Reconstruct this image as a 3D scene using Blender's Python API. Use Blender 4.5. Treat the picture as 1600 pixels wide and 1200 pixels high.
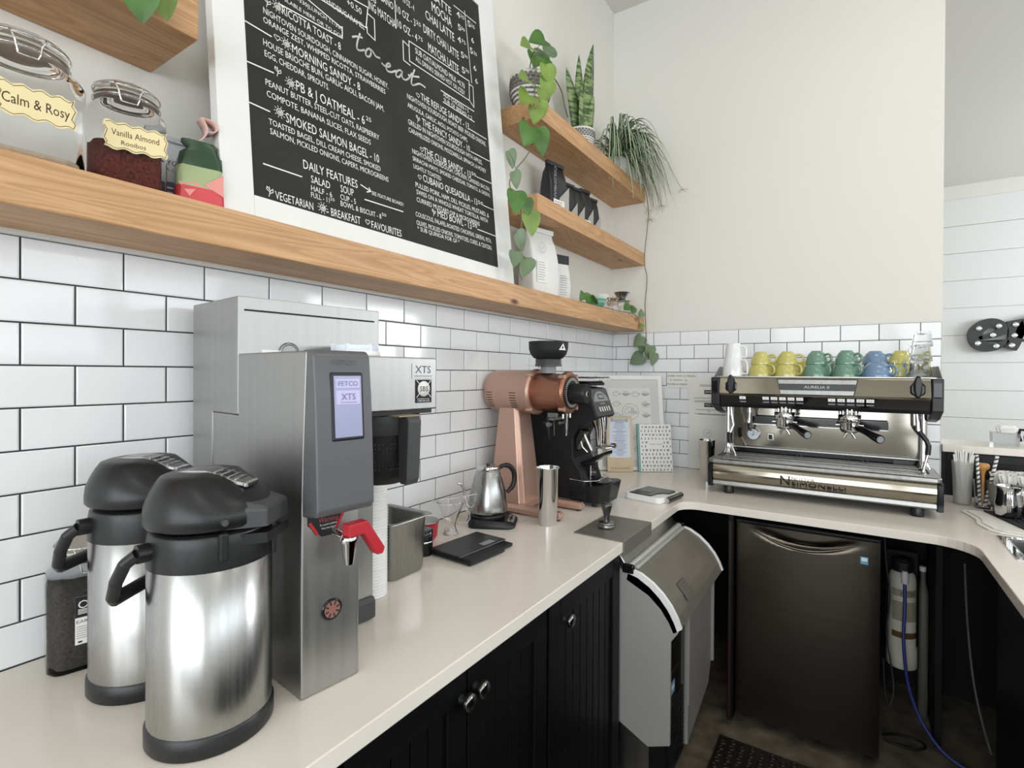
import bpy, bmesh, math, random
from mathutils import Vector, Matrix, Euler
for o in list(bpy.data.objects): bpy.data.objects.remove(o)
random.seed(7)
SC=bpy.context.scene; COL=SC.collection
PI=math.pi
# ---------------------------------------------------------------- camera
yaw,pitch,roll=-.5744,-.0051,.0056
cam_d=bpy.data.cameras.new('camera'); cam=bpy.data.objects.new('camera',cam_d); COL.objects.link(cam)
fw=Vector((math.sin(yaw)*math.cos(pitch),math.cos(yaw)*math.cos(pitch),math.sin(pitch)))
rt=Vector((math.cos(yaw),-math.sin(yaw),0)); up=rt.cross(fw)
r2=rt*math.cos(roll)+up*math.sin(roll); u2=-rt*math.sin(roll)+up*math.cos(roll)
M=Matrix((( r2.x,u2.x,-fw.x,1.2914),(r2.y,u2.y,-fw.y,-3.0033),(r2.z,u2.z,-fw.z,1.4389),(0,0,0,1)))
cam.matrix_world=M
cam_d.sensor_width=36; cam_d.lens=806.5/1600*36; cam_d.shift_x=-19/1600; cam_d.shift_y=-13/1600
cam_d.clip_start=.02; SC.camera=cam
# ---------------------------------------------------------------- world, exposure, daylight
W=bpy.data.worlds.new('world'); SC.world=W; W.use_nodes=True
bg=W.node_tree.nodes['Background']; bg.inputs[0].default_value=(.80,.90,1,1); bg.inputs[1].default_value=1.6
SC.view_settings.view_transform='Standard'; SC.view_settings.look='None'
SC.view_settings.exposure=0.0; SC.view_settings.gamma=1; SC.view_settings.use_curve_mapping=False
def area(name,loc,rot,sx,sy,power,col=(1,1,1)):
    l=bpy.data.lights.new(name,'AREA'); l.shape='RECTANGLE'; l.size=sx; l.size_y=sy; l.energy=power; l.color=col
    o=bpy.data.objects.new(name,l); COL.objects.link(o); o.location=loc; o.rotation_euler=rot; return o
# daylight outside the shop windows (right-hand wall and the wall behind the camera)
for yc,sy in ((-4.9,1.5),(-3.2,1.5),(-1.55,1.5),(-.1,1.0)):
    area('daylight_side',(5.62,yc,2.10),(0,PI/2,0),1.04,sy,11*sy,(.90,.96,1))
for xc in (.9,2.6,4.3):
    area('daylight_rear',(xc,-6.62,1.75),(PI/2,0,0),1.5,2.1,46,(.95,.98,1))
area('daylight_far',(5.62,2.9,1.75),(0,PI/2,0),2.1,2.4,260,(.95,.98,1))
# unseen flat ceiling panels, added to light the counters warmly from above
for xc,yc in ((1.9,-1.3),(1.9,-3.6),(4.0,-1.3),(4.0,-3.6)):
    area('added_ceiling_light',(xc,yc,3.60),(0,0,0),1.1,.5,9,(1,.93,.84))
# ---------------------------------------------------------------- materials
def s2l(c):
    return tuple((x/12.92 if x<=.04045 else ((x+.055)/1.055)**2.4) for x in c)
def hexc(h): return s2l(tuple(int(h[i:i+2],16)/255 for i in (0,2,4)))
MATS={}
def mat(name,h,rough=.5,metal=0,bump=0,bscale=60,var=0,vscale=8,trans=0,ior=1.45,coat=0,alpha=1,emit=None,stretch=None,spec=.5,rvar=0):
    if name in MATS: return MATS[name]
    m=bpy.data.materials.new(name); m.use_nodes=True; nt=m.node_tree; N=nt.nodes; L=nt.links
    b=N['Principled BSDF']; c=hexc(h)+(1,)
    b.inputs['Base Color'].default_value=c; b.inputs['Roughness'].default_value=rough
    b.inputs['Metallic'].default_value=metal; b.inputs['IOR'].default_value=ior
    b.inputs['Transmission Weight'].default_value=trans; b.inputs['Coat Weight'].default_value=coat
    b.inputs['Coat Roughness'].default_value=.05; b.inputs['Alpha'].default_value=alpha
    b.inputs['Specular IOR Level'].default_value=spec
    if emit: b.inputs['Emission Color'].default_value=hexc(emit[0])+(1,); b.inputs['Emission Strength'].default_value=emit[1]
    if bump or var or rvar:
        tc=N.new('ShaderNodeTexCoord'); mp=N.new('ShaderNodeMapping'); L.new(tc.outputs['Object'],mp.inputs[0])
        if stretch: mp.inputs['Scale'].default_value=stretch
    if bump:
        n=N.new('ShaderNodeTexNoise'); n.inputs['Scale'].default_value=bscale; n.inputs['Detail'].default_value=4; L.new(mp.outputs[0],n.inputs[0])
        bp=N.new('ShaderNodeBump'); bp.inputs['Strength'].default_value=bump; bp.inputs['Distance'].default_value=.002
        L.new(n.outputs[0],bp.inputs['Height']); L.new(bp.outputs[0],b.inputs['Normal'])
    if var:
        n=N.new('ShaderNodeTexNoise'); n.inputs['Scale'].default_value=vscale; n.inputs['Detail'].default_value=5; L.new(mp.outputs[0],n.inputs[0])
        r=N.new('ShaderNodeValToRGB'); L.new(n.outputs[0],r.inputs[0])
        r.color_ramp.elements[0].position=.3; r.color_ramp.elements[1].position=.7
        r.color_ramp.elements[0].color=tuple(max(0,x*(1-var)) for x in c[:3])+(1,)
        r.color_ramp.elements[1].color=tuple(min(1,x*(1+var)) for x in c[:3])+(1,)
        L.new(r.outputs[0],b.inputs['Base Color'])
    if rvar:
        n=N.new('ShaderNodeTexNoise'); n.inputs['Scale'].default_value=vscale; n.inputs['Detail'].default_value=6; L.new(mp.outputs[0],n.inputs[0])
        r=N.new('ShaderNodeMapRange'); r.inputs[3].default_value=max(0,rough-rvar); r.inputs[4].default_value=rough+rvar
        L.new(n.outputs[0],r.inputs[0]); L.new(r.outputs[0],b.inputs['Roughness'])
    MATS[name]=m; return m
def wood(name,axis='Y',base='D1A679',dark='A07442',scale=1.0):
    m=bpy.data.materials.new(name); m.use_nodes=True; nt=m.node_tree; N=nt.nodes; L=nt.links; b=N['Principled BSDF']
    tc=N.new('ShaderNodeTexCoord'); mp=N.new('ShaderNodeMapping'); L.new(tc.outputs['Object'],mp.inputs[0])
    sc={'Y':(9,.9,14),'X':(.9,9,14)}[axis]; mp.inputs['Scale'].default_value=tuple(s*scale for s in sc)
    n=N.new('ShaderNodeTexNoise'); n.inputs['Scale'].default_value=1.6; n.inputs['Detail'].default_value=2; n.inputs['Distortion'].default_value=.6; L.new(mp.outputs[0],n.inputs[0])
    mul=N.new('ShaderNodeMath'); mul.operation='MULTIPLY'; mul.inputs[1].default_value=9; L.new(n.outputs[0],mul.inputs[0])
    fr=N.new('ShaderNodeMath'); fr.operation='FRACT'; L.new(mul.outputs[0],fr.inputs[0])
    r=N.new('ShaderNodeValToRGB'); L.new(fr.outputs[0],r.inputs[0]); cb=hexc(base); cd=hexc(dark)
    e=r.color_ramp.elements; e[0].position=0; e[0].color=tuple(a*.35+b_*.65 for a,b_ in zip(cd,cb))+(1,); e[1].position=1; e[1].color=cb+(1,)
    x=e.new(.2); x.color=cb+(1,); x=e.new(.93); x.color=tuple(a*.55+b_*.45 for a,b_ in zip(cd,cb))+(1,)
    n2=N.new('ShaderNodeTexNoise'); n2.inputs['Scale'].default_value=2.2; n2.inputs['Detail'].default_value=6; L.new(mp.outputs[0],n2.inputs[0])
    mx=N.new('ShaderNodeMix'); mx.data_type='RGBA'; mx.blend_type='MULTIPLY'; mx.inputs[0].default_value=.35
    L.new(r.outputs[0],mx.inputs[6]); r2_=N.new('ShaderNodeValToRGB'); L.new(n2.outputs[0],r2_.inputs[0]); r2_.color_ramp.elements[0].color=(.62,.55,.5,1); r2_.color_ramp.elements[0].position=.3; r2_.color_ramp.elements[1].position=.65
    L.new(r2_.outputs[0],mx.inputs[7])
    # knots
    v=N.new('ShaderNodeTexVoronoi'); v.inputs['Scale'].default_value=1; mk=N.new('ShaderNodeMapping'); L.new(tc.outputs['Object'],mk.inputs[0])
    mk.inputs['Scale'].default_value=(7,2.6,7) if axis=='Y' else (2.6,7,7); L.new(mk.outputs[0],v.inputs[0])
    rk=N.new('ShaderNodeValToRGB'); L.new(v.outputs['Distance'],rk.inputs[0]); rk.color_ramp.elements[0].position=.035; rk.color_ramp.elements[0].color=(.16,.07,.04,1)
    rk.color_ramp.elements[1].position=.1; rk.color_ramp.elements[1].color=(1,1,1,1)
    mk2=N.new('ShaderNodeMix'); mk2.data_type='RGBA'; mk2.blend_type='MULTIPLY'; mk2.inputs[0].default_value=1; L.new(mx.outputs[2],mk2.inputs[6]); L.new(rk.outputs[0],mk2.inputs[7])
    L.new(mk2.outputs[2],b.inputs['Base Color']); b.inputs['Roughness'].default_value=.5
    MATS[name]=m; return m
m_drywall=mat('drywall','E3E1DB',.75,bump=.05,bscale=180)
m_ceil=mat('ceiling paint','DCDAD5',.85)
m_ship=mat('white painted shiplap','E2E3E2',.6)
m_tile=mat('white glazed tile','ECEEF0',.07,spec=.4)
m_grout=mat('dark grout','3A3B40',.9)
m_counter=mat('white quartz','E4DDD3',.16,var=.03,vscale=3)
m_floor=mat('grey beige floor','6A6356',.5,var=.45,vscale=14)
m_blackcab=mat('black cabinet paint','08090B',.42,spec=.35)
m_dark=mat('dark recess','0A0A0B',.7)
m_shelf=wood('pine shelf')
m_steel=mat('brushed steel','A2A2A0',.30,1,var=.07,rvar=.08,vscale=1,stretch=(60,60,2))
m_steelv=mat('brushed steel band','A6A6A4',.27,1,rvar=.06,vscale=1,stretch=(90,90,1))
m_steeld=mat('worn steel','868684',.30,1,rvar=.1,vscale=6)
m_brewer=mat('brewer steel','ACACAA',.40,1,var=.06,rvar=.06,vscale=1,stretch=(60,60,2))
m_chrome=mat('chrome','D8D8D8',.06,1)
m_chromew=mat('polished steel','9C9688',.10,1,rvar=.04,vscale=5)
m_copper=mat('copper paint','C9A594',.36,.65,rvar=.05,vscale=5)
m_copperp=mat('polished copper','A0705A',.30,.8)
m_blackp=mat('black plastic','1B1C1E',.36)
m_blackg=mat('gloss black plastic','121315',.14)
m_black=mat('matte black','17181A',.6)
m_greyp=mat('charcoal grey plastic','434446',.42)
m_midgrey=mat('grey plastic','8A8C8E',.4)
m_whitep=mat('white plastic','ECECEA',.4)
m_paper=mat('white paper','E9E8E4',.8)
m_glass=mat('clear glass','FFFFFF',.02,trans=1,ior=1.45)
m_thin=mat('thin clear glass','FDFEFE',.03,trans=1,ior=1.12)
m_frost=mat('frosted plastic','E9E9E6',.35,trans=.75,ior=1.2)
m_ink=mat('dark ink','1E1E20',.7)
m_chalk=mat('chalk white','EDEBE6',.9)
m_board=mat('chalkboard','262625',.75,var=.35,vscale=5)
m_frame=mat('white painted wood','E6E6E4',.5,var=.03,vscale=10)
m_red=mat('red plastic','B42A35',.35)
m_greenleaf=mat('pothos leaf','48702F',.4,var=.35,vscale=14)
m_greenpale=mat('pale pothos leaf','758F3E',.4,var=.25,vscale=14)
m_greengrey=mat('grey green leaf','687D5C',.45,var=.2,vscale=14)
m_vine=mat('vine stem','6B6A4A',.6)
m_dkgreen=mat('dark green leaf','3A5A37',.4)
m_cream=mat('cream leaf stripe','D8DCC0',.5)
m_soil=mat('dark soil','2A211B',.95)
# ---------------------------------------------------------------- mesh helpers
class MB:
    def __init__(s): s.v=[]; s.f=[]; s.m=[]; s.sm=[]; s.M=Matrix.Identity(4); s.mi=0
    def add(s,vs,fs,smooth=False):
        n=len(s.v); s.v+= [tuple(s.M@Vector(p)) for p in vs]
        for f in fs: s.f.append(tuple(n+i for i in f)); s.m.append(s.mi); s.sm.append(smooth)
        return s
    def box(s,x0,x1,y0,y1,z0,z1):
        vs=[(x0,y0,z0),(x1,y0,z0),(x1,y1,z0),(x0,y1,z0),(x0,y0,z1),(x1,y0,z1),(x1,y1,z1),(x0,y1,z1)]
        return s.add(vs,[(3,2,1,0),(4,5,6,7),(0,1,5,4),(1,2,6,5),(2,3,7,6),(3,0,4,7)])
    def loft(s,rings,cap0=True,cap1=True,smooth=True,closed=True):
        n=len(rings[0]); vs=[p for r in rings for p in r]; fs=[]
        for k in range(len(rings)-1):
            for i in range(n if closed else n-1):
                j=(i+1)%n; fs.append((k*n+i,k*n+j,(k+1)*n+j,(k+1)*n+i))
        s.add(vs,fs,smooth)
        if cap0: s.add(rings[0],[tuple(reversed(range(n)))])
        if cap1: s.add(rings[-1],[tuple(range(n))])
        return s
    def lathe(s,prof,c=(0,0,0),n=32,cap0=True,cap1=True,sx=1,sy=1,smooth=True,a0=0):
        rings=[[(c[0]+r*sx*math.cos(a0+2*PI*i/n),c[1]+r*sy*math.sin(a0+2*PI*i/n),c[2]+z) for i in range(n)] for r,z in prof]
        return s.loft(rings,cap0,cap1,smooth)
    def cyl(s,a,b,r,r1=None,n=20,cap=True,smooth=True):
        a=Vector(a); b=Vector(b); r1=r if r1 is None else r1; d=(b-a).normalized()
        u=d.cross(Vector((0,0,1)) if abs(d.z)<.9 else Vector((1,0,0))).normalized(); w=d.cross(u)
        R=[[tuple(c+(u*math.cos(2*PI*i/n)+w*math.sin(2*PI*i/n))*rr) for i in range(n)] for c,rr in ((a,r),(b,r1))]
        return s.loft(R,cap,cap,smooth)
    def tube(s,pts,r,n=8,smooth=True,flat=None):
        P=[Vector(p) for p in pts]; rings=[]; up_=None
        for i,p in enumerate(P):
            d=((P[min(i+1,len(P)-1)]-P[max(i-1,0)])).normalized()
            if up_ is None: up_=d.orthogonal().normalized()
            else:
                up_=(up_-d*up_.dot(d)); up_=up_.normalized() if up_.length>1e-6 else d.orthogonal().normalized()
            w=d.cross(up_); rr=r[i] if isinstance(r,(list,tuple)) else r
            rings.append([tuple(p+(up_*math.cos(2*PI*k/n)+w*math.sin(2*PI*k/n))*rr) for k in range(n)])
        return s.loft(rings,True,True,smooth)
    def prism(s,poly,a,b,axis='z'):
        n=len(poly)
        def P(p,t): return {'z':(p[0],p[1],t),'y':(p[0],t,p[1]),'x':(t,p[0],p[1])}[axis]
        vs=[P(p,a) for p in poly]+[P(p,b) for p in poly]
        fs=[tuple(reversed(range(n))),tuple(range(n,2*n))]+[(i,(i+1)%n,n+(i+1)%n,n+i) for i in range(n)]
        return s.add(vs,fs)
    def poly(s,pts): return s.add(pts,[tuple(range(len(pts)))])
    def sphere(s,c,r,n=16,m=10,sx=1,sy=1,sz=1):
        rings=[[(c[0]+sx*r*math.sin(PI*k/m)*math.cos(2*PI*i/n),c[1]+sy*r*math.sin(PI*k/m)*math.sin(2*PI*i/n),c[2]-sz*r*math.cos(PI*k/m)) for i in range(n)] for k in range(1,m)]
        return s.loft(rings,True,True,True)
    def ribbon(s,pts,w,nrm):  # flat stroke lying on a surface
        nrm=Vector(nrm); 
        for a,b in zip(pts[:-1],pts[1:]):
            a=Vector(a); b=Vector(b); d=(b-a)
            if d.length<1e-7: continue
            t=nrm.cross(d.normalized())*w/2; e=d.normalized()*w*.3
            s.add([tuple(a-t-e),tuple(b-t+e),tuple(b+t+e),tuple(a+t-e)],[(0,1,2,3)])
        return s
def rrect(cx,cy,w,d,r,z,n=5):
    P=[]; 
    for qx,qy,a in ((1,1,0),(-1,1,PI/2),(-1,-1,PI),(1,-1,1.5*PI)):
        for k in range(n+1):
            t=a+k*PI/2/n; P.append((cx+qx*(w/2-r)+r*math.cos(t),cy+qy*(d/2-r)+r*math.sin(t),z))
    return P
def obj(name,mb,m,parent=None,bevel=0,seg=2,sub=0,autos=True,M=None):
    me=bpy.data.meshes.new(name); me.from_pydata(mb.v,[],mb.f)
    ms=m if isinstance(m,(list,tuple)) else [m]
    for x in ms: me.materials.append(x)
    me.polygons.foreach_set('material_index',mb.m); me.polygons.foreach_set('use_smooth',mb.sm); me.update()
    o=bpy.data.objects.new(name,me); COL.objects.link(o)
    if parent: o.parent=parent
    if M is not None: o.matrix_local=M
    if bevel:
        b=o.modifiers.new('bevel','BEVEL'); b.width=bevel; b.segments=seg; b.limit_method='ANGLE'; b.angle_limit=.6; b.harden_normals=False
    if sub: q=o.modifiers.new('sub','SUBSURF'); q.levels=sub; q.render_levels=sub
    return o
def tag(o,label=None,cat=None,group=None,kind=None):
    if label: o['label']=label
    if cat: o['category']=cat
    if group: o['group']=group
    if kind: o['kind']=kind
    return o
def thing(name,label,cat,loc=(0,0,0),rz=0,group=None,rot=None):
    o=bpy.data.objects.new(name,None); o.empty_display_size=.05; COL.objects.link(o); o.location=loc
    o.rotation_euler=rot if rot else (0,0,rz); return tag(o,label,cat,group)
def struct(name,mb,m,parent=None,**k):
    o=obj(name,mb,m,parent,**k); o['kind']='structure'; return o
def dup(root,loc,rz=None,label=None,group=None):
    r=root.copy(); COL.objects.link(r); r.location=loc
    if rz is not None: r.rotation_euler=(0,0,rz)
    if label: r['label']=label
    if group: r['group']=group
    for ch in list(root.children):
        c=ch.copy(); COL.objects.link(c); c.parent=r
        for g in list(ch.children):
            d=g.copy(); COL.objects.link(d); d.parent=c
    return r
_tc={}
def text_geo(s,res=2,bold=0):
    if s in _tc: return _tc[s]
    cu=bpy.data.curves.new('t','FONT'); cu.body=s; cu.size=1; cu.resolution_u=res; cu.offset=bold
    o=bpy.data.objects.new('t',cu); COL.objects.link(o)
    dg=bpy.context.evaluated_depsgraph_get(); me=bpy.data.meshes.new_from_object(o.evaluated_get(dg))
    vs=[(v.co.x,v.co.y) for v in me.vertices]; fs=[tuple(p.vertices) for p in me.polygons]
    bpy.data.objects.remove(o); bpy.data.meshes.remove(me); bpy.data.curves.remove(cu)
    _tc[s]=(vs,fs); return _tc[s]
CAP=.69
def text(mb,s,o,ux,uy,w=None,h=.01,center=False,bold=0):
    """lettering on a surface: origin o, unit ux along baseline, uy up, width w (fits), cap height h"""
    vs,fs=text_geo(s,bold=bold)
    if not vs: return
    x0=min(v[0] for v in vs); x1=max(v[0] for v in vs)
    sy=h/CAP; sx=(w/(x1-x0)) if w else sy
    if center: o=Vector(o)-Vector(ux)*(sx*(x1-x0)/2)
    o=Vector(o); ux=Vector(ux); uy=Vector(uy)
    mb.add([tuple(o+ux*((x-x0)*sx)+uy*(y*sy)) for x,y in vs],fs)
def arc(cx,cy,r,a0,a1,n): return [(cx+r*math.cos(a0+(a1-a0)*i/n),cy+r*math.sin(a0+(a1-a0)*i/n)) for i in range(n+1)]
# ================================================================ THE SETTING
ZC=3.675; CT=.90
b=MB().box(-.12,0,-6.6,5.0,0,ZC); w_left=struct('wall_left',b,m_drywall)
b=MB().box(0,1.611,0,.12,0,ZC); w_back=struct('wall_back',b,m_drywall)
b=MB().box(-.12,5.6,4.9,5.02,0,ZC); w_far=struct('wall_far',b,m_drywall)
b=MB()
z=1.45-.16*3
zs=[.3+.322*i for i in range(11)]
for k in range(10): b.box(0,5.6,4.884,4.9,zs[k]+.003,min(ZC-.16,zs[k+1]-.003))
struct('shiplap_boards',b,m_ship,w_far,bevel=.002)
b=MB().box(0,5.6,4.87,4.9,ZC-.16,ZC); struct('trim_1',b,m_drywall)
def wall_with_windows(name,wins,axis,c0,c1,a0,a1,zlo,zhi):
    b=MB(); edges=[a0]
    for w0,w1 in wins: edges+= [w0,w1]
    edges.append(a1)
    def bx(p,q,z0,z1):
        if axis=='x': b.box(c0,c1,p,q,z0,z1)
        else: b.box(p,q,c0,c1,z0,z1)
    for i in range(0,len(edges),2): bx(edges[i],edges[i+1],0,ZC)
    for w0,w1 in wins: bx(w0,w1,0,zlo); bx(w0,w1,zhi,ZC)
    return struct(name,b,m_drywall)
ws=[(-5.7,-4.1),(-4.0,-2.4),(-2.3,-.75),(-.65,.45),(1.6,4.2)]
wr=[(.1,1.7),(1.8,3.4),(3.5,5.1)]
wall_with_windows('wall_right',ws,'x',5.6,5.72,-6.6,5.0,1.55,2.65)
wall_with_windows('wall_rear',wr,'y',-6.72,-6.6,-.12,5.72,.65,2.85)
n=1
for i,(a,c) in enumerate(ws+wr):
    side=i<len(ws)
    b=MB()
    def fr(p,q,z0,z1):
        if side: b.box(5.6,5.64,p,q,z0,z1)
        else: b.box(p,q,-6.64,-6.6,z0,z1)
    lo_,hi_=(1.55,2.65) if side else (.65,2.85)
    fr(a,c,lo_,lo_+.05); fr(a,c,hi_-.05,hi_); fr(a,a+.05,lo_+.05,hi_-.05); fr(c-.05,c,lo_+.05,hi_-.05)
    struct('window_%d'%n,b,m_frame); n+=1
b=MB().box(-.12,5.72,-6.72,5.02,-.05,0); struct('floor',b,m_floor)
b=MB().box(-.12,5.72,-6.72,5.02,ZC,ZC+.08); struct('ceiling',b,m_ceil)
for k,(xc,yc) in enumerate(((1.9,-1.3),(1.9,-3.6),(4.0,-1.3),(4.0,-3.6))):
    b=MB(); b.box(xc-.58,xc+.58,yc-.28,yc-.25,3.60,ZC); b.box(xc-.58,xc+.58,yc+.25,yc+.28,3.60,ZC); b.box(xc-.58,xc-.55,yc-.25,yc+.25,3.60,ZC); b.box(xc+.55,xc+.58,yc-.25,yc+.25,3.60,ZC)
    struct('trim_%d'%(k+3),b,m_frame)  # frame around each added ceiling panel
# subway tiles (real tiles over dark grout)
p_r=.0783; p_c=.1579; g=.0016
def tiles(wall,name):
    bt=MB(); bb=MB()
    z0=CT-.004; z1=CT+10*p_r
    if wall=='L': bb.box(0,.006,-3.62,0,z0,z1)
    else: bb.box(.0,1.607,-.006,0,z0,z1)
    for k in range(10):
        zt=z1-k*p_r-g; zb=z1-(k+1)*p_r+g
        if wall=='L':
            off=-17.1776*p_c + (p_c/2 if k%2 else 0); cells=[(off+j*p_c,off+(j+1)*p_c) for j in range(-7,19)]; lo,hi=-3.62,-.008
        else:
            off=.6979*p_c + (-p_c/2 if k%2 else 0); cells=[(off+j*p_c,off+(j+1)*p_c) for j in range(-2,11)]; lo,hi=.008,1.606
        for a,c in cells:
            a=max(a+g,lo); c=min(c-g,hi)
            if c-a<.004: continue
            t=.0085; e=.0025; dx=random.uniform(-.0005,.0005); dz=random.uniform(-.0004,.0004)
            o=[(a,zb),(c,zb),(c,zt),(a,zt)]; i_=[(a+e,zb+e),(c-e,zb+e),(c-e,zt-e),(a+e,zt-e)]
            hh=[t-dx-dz,t+dx-dz,t+dx+dz,t-dx+dz]
            if wall=='L':
                vs=[(.005,y,z) for y,z in o]+[(.0075,y,z) for y,z in o]+[(h,y,z) for (y,z),h in zip(i_,hh)]
                bt.add(vs,[(0,1,5,4),(1,2,6,5),(2,3,7,6),(3,0,4,7),(4,5,9,8),(5,6,10,9),(6,7,11,10),(7,4,8,11),(8,9,10,11)])
            else:
                vs=[(x,-.005,z) for x,z in o]+[(x,-.0075,z) for x,z in o]+[(x,-h,z) for (x,z),h in zip(i_,hh)]
                bt.add(vs,[(4,5,1,0),(5,6,2,1),(6,7,3,2),(7,4,0,3),(8,9,5,4),(9,10,6,5),(10,11,7,6),(11,8,4,7),(11,10,9,8)])
    par=w_left if wall=='L' else w_back
    g_=struct('tile_grout',bb,m_grout,par); struct('subway_tiles',bt,m_tile,par)
tiles('L','l'); tiles('B','b')
# low wall with ledge to the right of the back wall
b=MB().box(1.611,4.2,.0,.10,0,1.095); struct('wall_low',b,m_blackcab)
b=MB().box(1.63,4.2,-.003,.0,.93,1.06); b.box(1.63,4.2,-.012,-.003,1.055,1.09); struct('trim_2',b,m_blackcab,bevel=.002)
b=MB().box(1.612,4.22,-.03,.245,1.096,1.128); tag(obj('ledge_top',b,m_counter,bevel=.003),'white ledge slab on the low black wall right of the coffee machine','ledge')
# ---------------------------------------------------------------- worktop
poly=[(0.009,-3.6),(.665,-3.6),(.665,-1.452),(.665,-.84)]
poly=[(0.009,-3.6),(.665,-3.6),(.665,-.86)]+[(.735+.07*math.cos(t),-.86+.07*math.sin(t)) for t in [PI-PI/2*k/6 for k in range(1,7)]]
poly+=[(1.50,-.79)]+[(1.50+.115*math.sin(t),-.905+.115*math.cos(t)) for t in [PI/2*k/8 for k in range(1,9)]]
poly+=[(1.625,-1.6),(1.64,-3.2),(2.3,-3.2),(2.3,-.94),(1.70,-.94),(1.70,-.70),(2.3,-.70),(2.3,-.009),(.009,-.009)]
b=MB().prism(poly,CT-.032,CT,'z')
worktop=tag(obj('worktop',b,m_counter,bevel=.002),'white quartz worktop running in a U under all the coffee gear','worktop')
b=MB()
b.box(1.70,2.29,-.94,-.925,CT-.17,CT-.001); b.box(1.70,2.29,-.715,-.70,CT-.17,CT-.001); b.box(1.70,1.715,-.925,-.715,CT-.17,CT-.001); b.box(2.28,2.29,-.925,-.715,CT-.17,CT-.001); b.box(1.70,2.29,-.94,-.70,CT-.18,CT-.17)
sink=thing('rinse_sink','small stainless rinse sink set in the worktop at the right edge','sink',(0,0,0))
obj('basin',b,m_steel,sink)
b=MB(); x0,x1,y0,y1=1.685,2.31,-.955,-.685
b.box(x0,x1,y0,-.935,CT,CT+.003); b.box(x0,x1,-.705,y1,CT,CT+.003); b.box(x0,1.708,-.935,-.705,CT,CT+.003)
obj('rim',b,m_chrome,sink,bevel=.001)
# ---------------------------------------------------------------- base cabinets
def bead_door(name,y0,y1,z0,z1,x,parent,mirror=False):
    """beadboard door facing +x"""
    bd=MB(); st=.055
    bd.box(x,x+.018,y0,y0+st,z0,z1); bd.box(x,x+.018,y1-st,y1,z0,z1); bd.box(x,x+.018,y0+st,y1-st,z1-st,z1); bd.box(x,x+.018,y0+st,y1-st,z0,z0+st)
    n=max(3,int((y1-y0-2*st)/.042)); w=(y1-y0-2*st)/n
    for i in range(n): bd.box(x,x+.010,y0+st+i*w+.002,y0+st+(i+1)*w-.002,z0+st,z1-st)
    bd.box(x-.001,x+.005,y0+st,y1-st,z0+st,z1-st)
    return obj('door',bd,m_blackcab,parent,bevel=.002)
def knob(y,z,x,parent):
    k=MB(); k.M=Matrix.Translation((x,y,z))@Matrix.Rotation(PI/2,4,'Y'); k.lathe([(.009,0),(.0075,.004),(.006,.012),(.008,.018)],n=16)
    kk=obj('knob',k,m_black,parent)
    r=MB(); r.M=Matrix.Translation((x,y,z))@Matrix.Rotation(PI/2,4,'Y'); r.lathe([(.008,.016),(.0175,.018),(.018,.022),(.0165,.025),(.0165,.026),(.004,.027)],n=24)
    obj('knob_face',r,mat('nickel','8A8886',.2,1),kk)
def cabinet(label,y0,y1,doors,knobs):
    t=thing('base_cabinet',label,'cabinet',(0,0,0),0,'black base cabinets under the left counter')
    b=MB().box(.02,.625,y0,y1,.09,CT-.034); b.box(.02,.58,y0,y1,0,.09); obj('carcass',b,m_blackcab,t)
    ds=[]
    for a,c in doors: ds.append(bead_door('door',a,c,.11,CT-.05,.625,t))
    for y,z,i in knobs: knob(y,z,.643,ds[i])
    return t
cabinet('black beadboard cabinet with two knobs side by side, in the middle of the left counter',-2.50,-1.885,[(-2.495,-2.205),(-2.199,-1.89)],[(-2.222,.80,0),(-2.178,.803,1)])
cabinet('black beadboard cabinet with one knob beside the ice maker',-1.88,-1.415,[(-1.875,-1.42)],[(-1.80,.79,0)])
cabinet('black beadboard cabinet under the two pump flasks at the lower left',-3.5,-2.505,[(-3.49,-3.01),(-3.0,-2.51)],[(-3.03,.80,0),(-2.98,.80,1)])
# right arm: dark open bays
t=thing('sink_cabinet','black panelled base under the right arm of the worktop','cabinet',(0,0,0))
b=MB().box(1.66,1.68,-3.1,-.86,.0,CT-.034); obj('side_panel',b,m_blackcab,t,bevel=.002)
b=MB().box(1.66,2.28,-3.12,-3.10,0,CT-.034); b.box(2.26,2.28,-3.10,-.03,0,CT-.034); obj('end_panel',b,m_blackcab,t)
t=thing('divider_panel','black upright panel carrying the worktop right of the fridge','panel',(0,0,0))
b=MB().box(1.55,1.57,-.46,-.13,0,CT-.034); obj('upright',b,m_dark,t)
b=MB().box(.0,2.25,-.03,-.012,0,CT-.034); tag(obj('back_panel',b,m_dark),'black panel closing the wall behind the fridge and filter','panel')
t=tag(obj('divider_panel',MB().box(.845,.862,-.74,-.03,0,CT-.034),m_dark,bevel=.001),'black upright panel between ice maker and fridge','panel')
# brown pipe left of fridge
b=MB().cyl((.855,-.765,.03),(.855,-.765,.84),.008,n=10); tag(obj('copper_pipe',b,mat('brown pipe','26150D',.6)),'thin brown pipe standing just left of the black fridge','pipe')
# floor mat
b=MB().box(.84,1.9,-1.95,-.86,.0,.008)
for i in range(30):
    for j in range(30):
        x=.86+i*.035; y=-1.93+j*.0355+(.0177 if i%2 else 0)
        if y<-.88: b.lathe([(.014,.008),(.012,.013),(.008,.013),(.006,.009)],(x,y,0),n=8,cap0=False)
tag(obj('floor_mat',b,mat('brown rubber','231A17',.45),),'dark rubber floor mat with rows of round studs before the fridge','mat')
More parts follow.
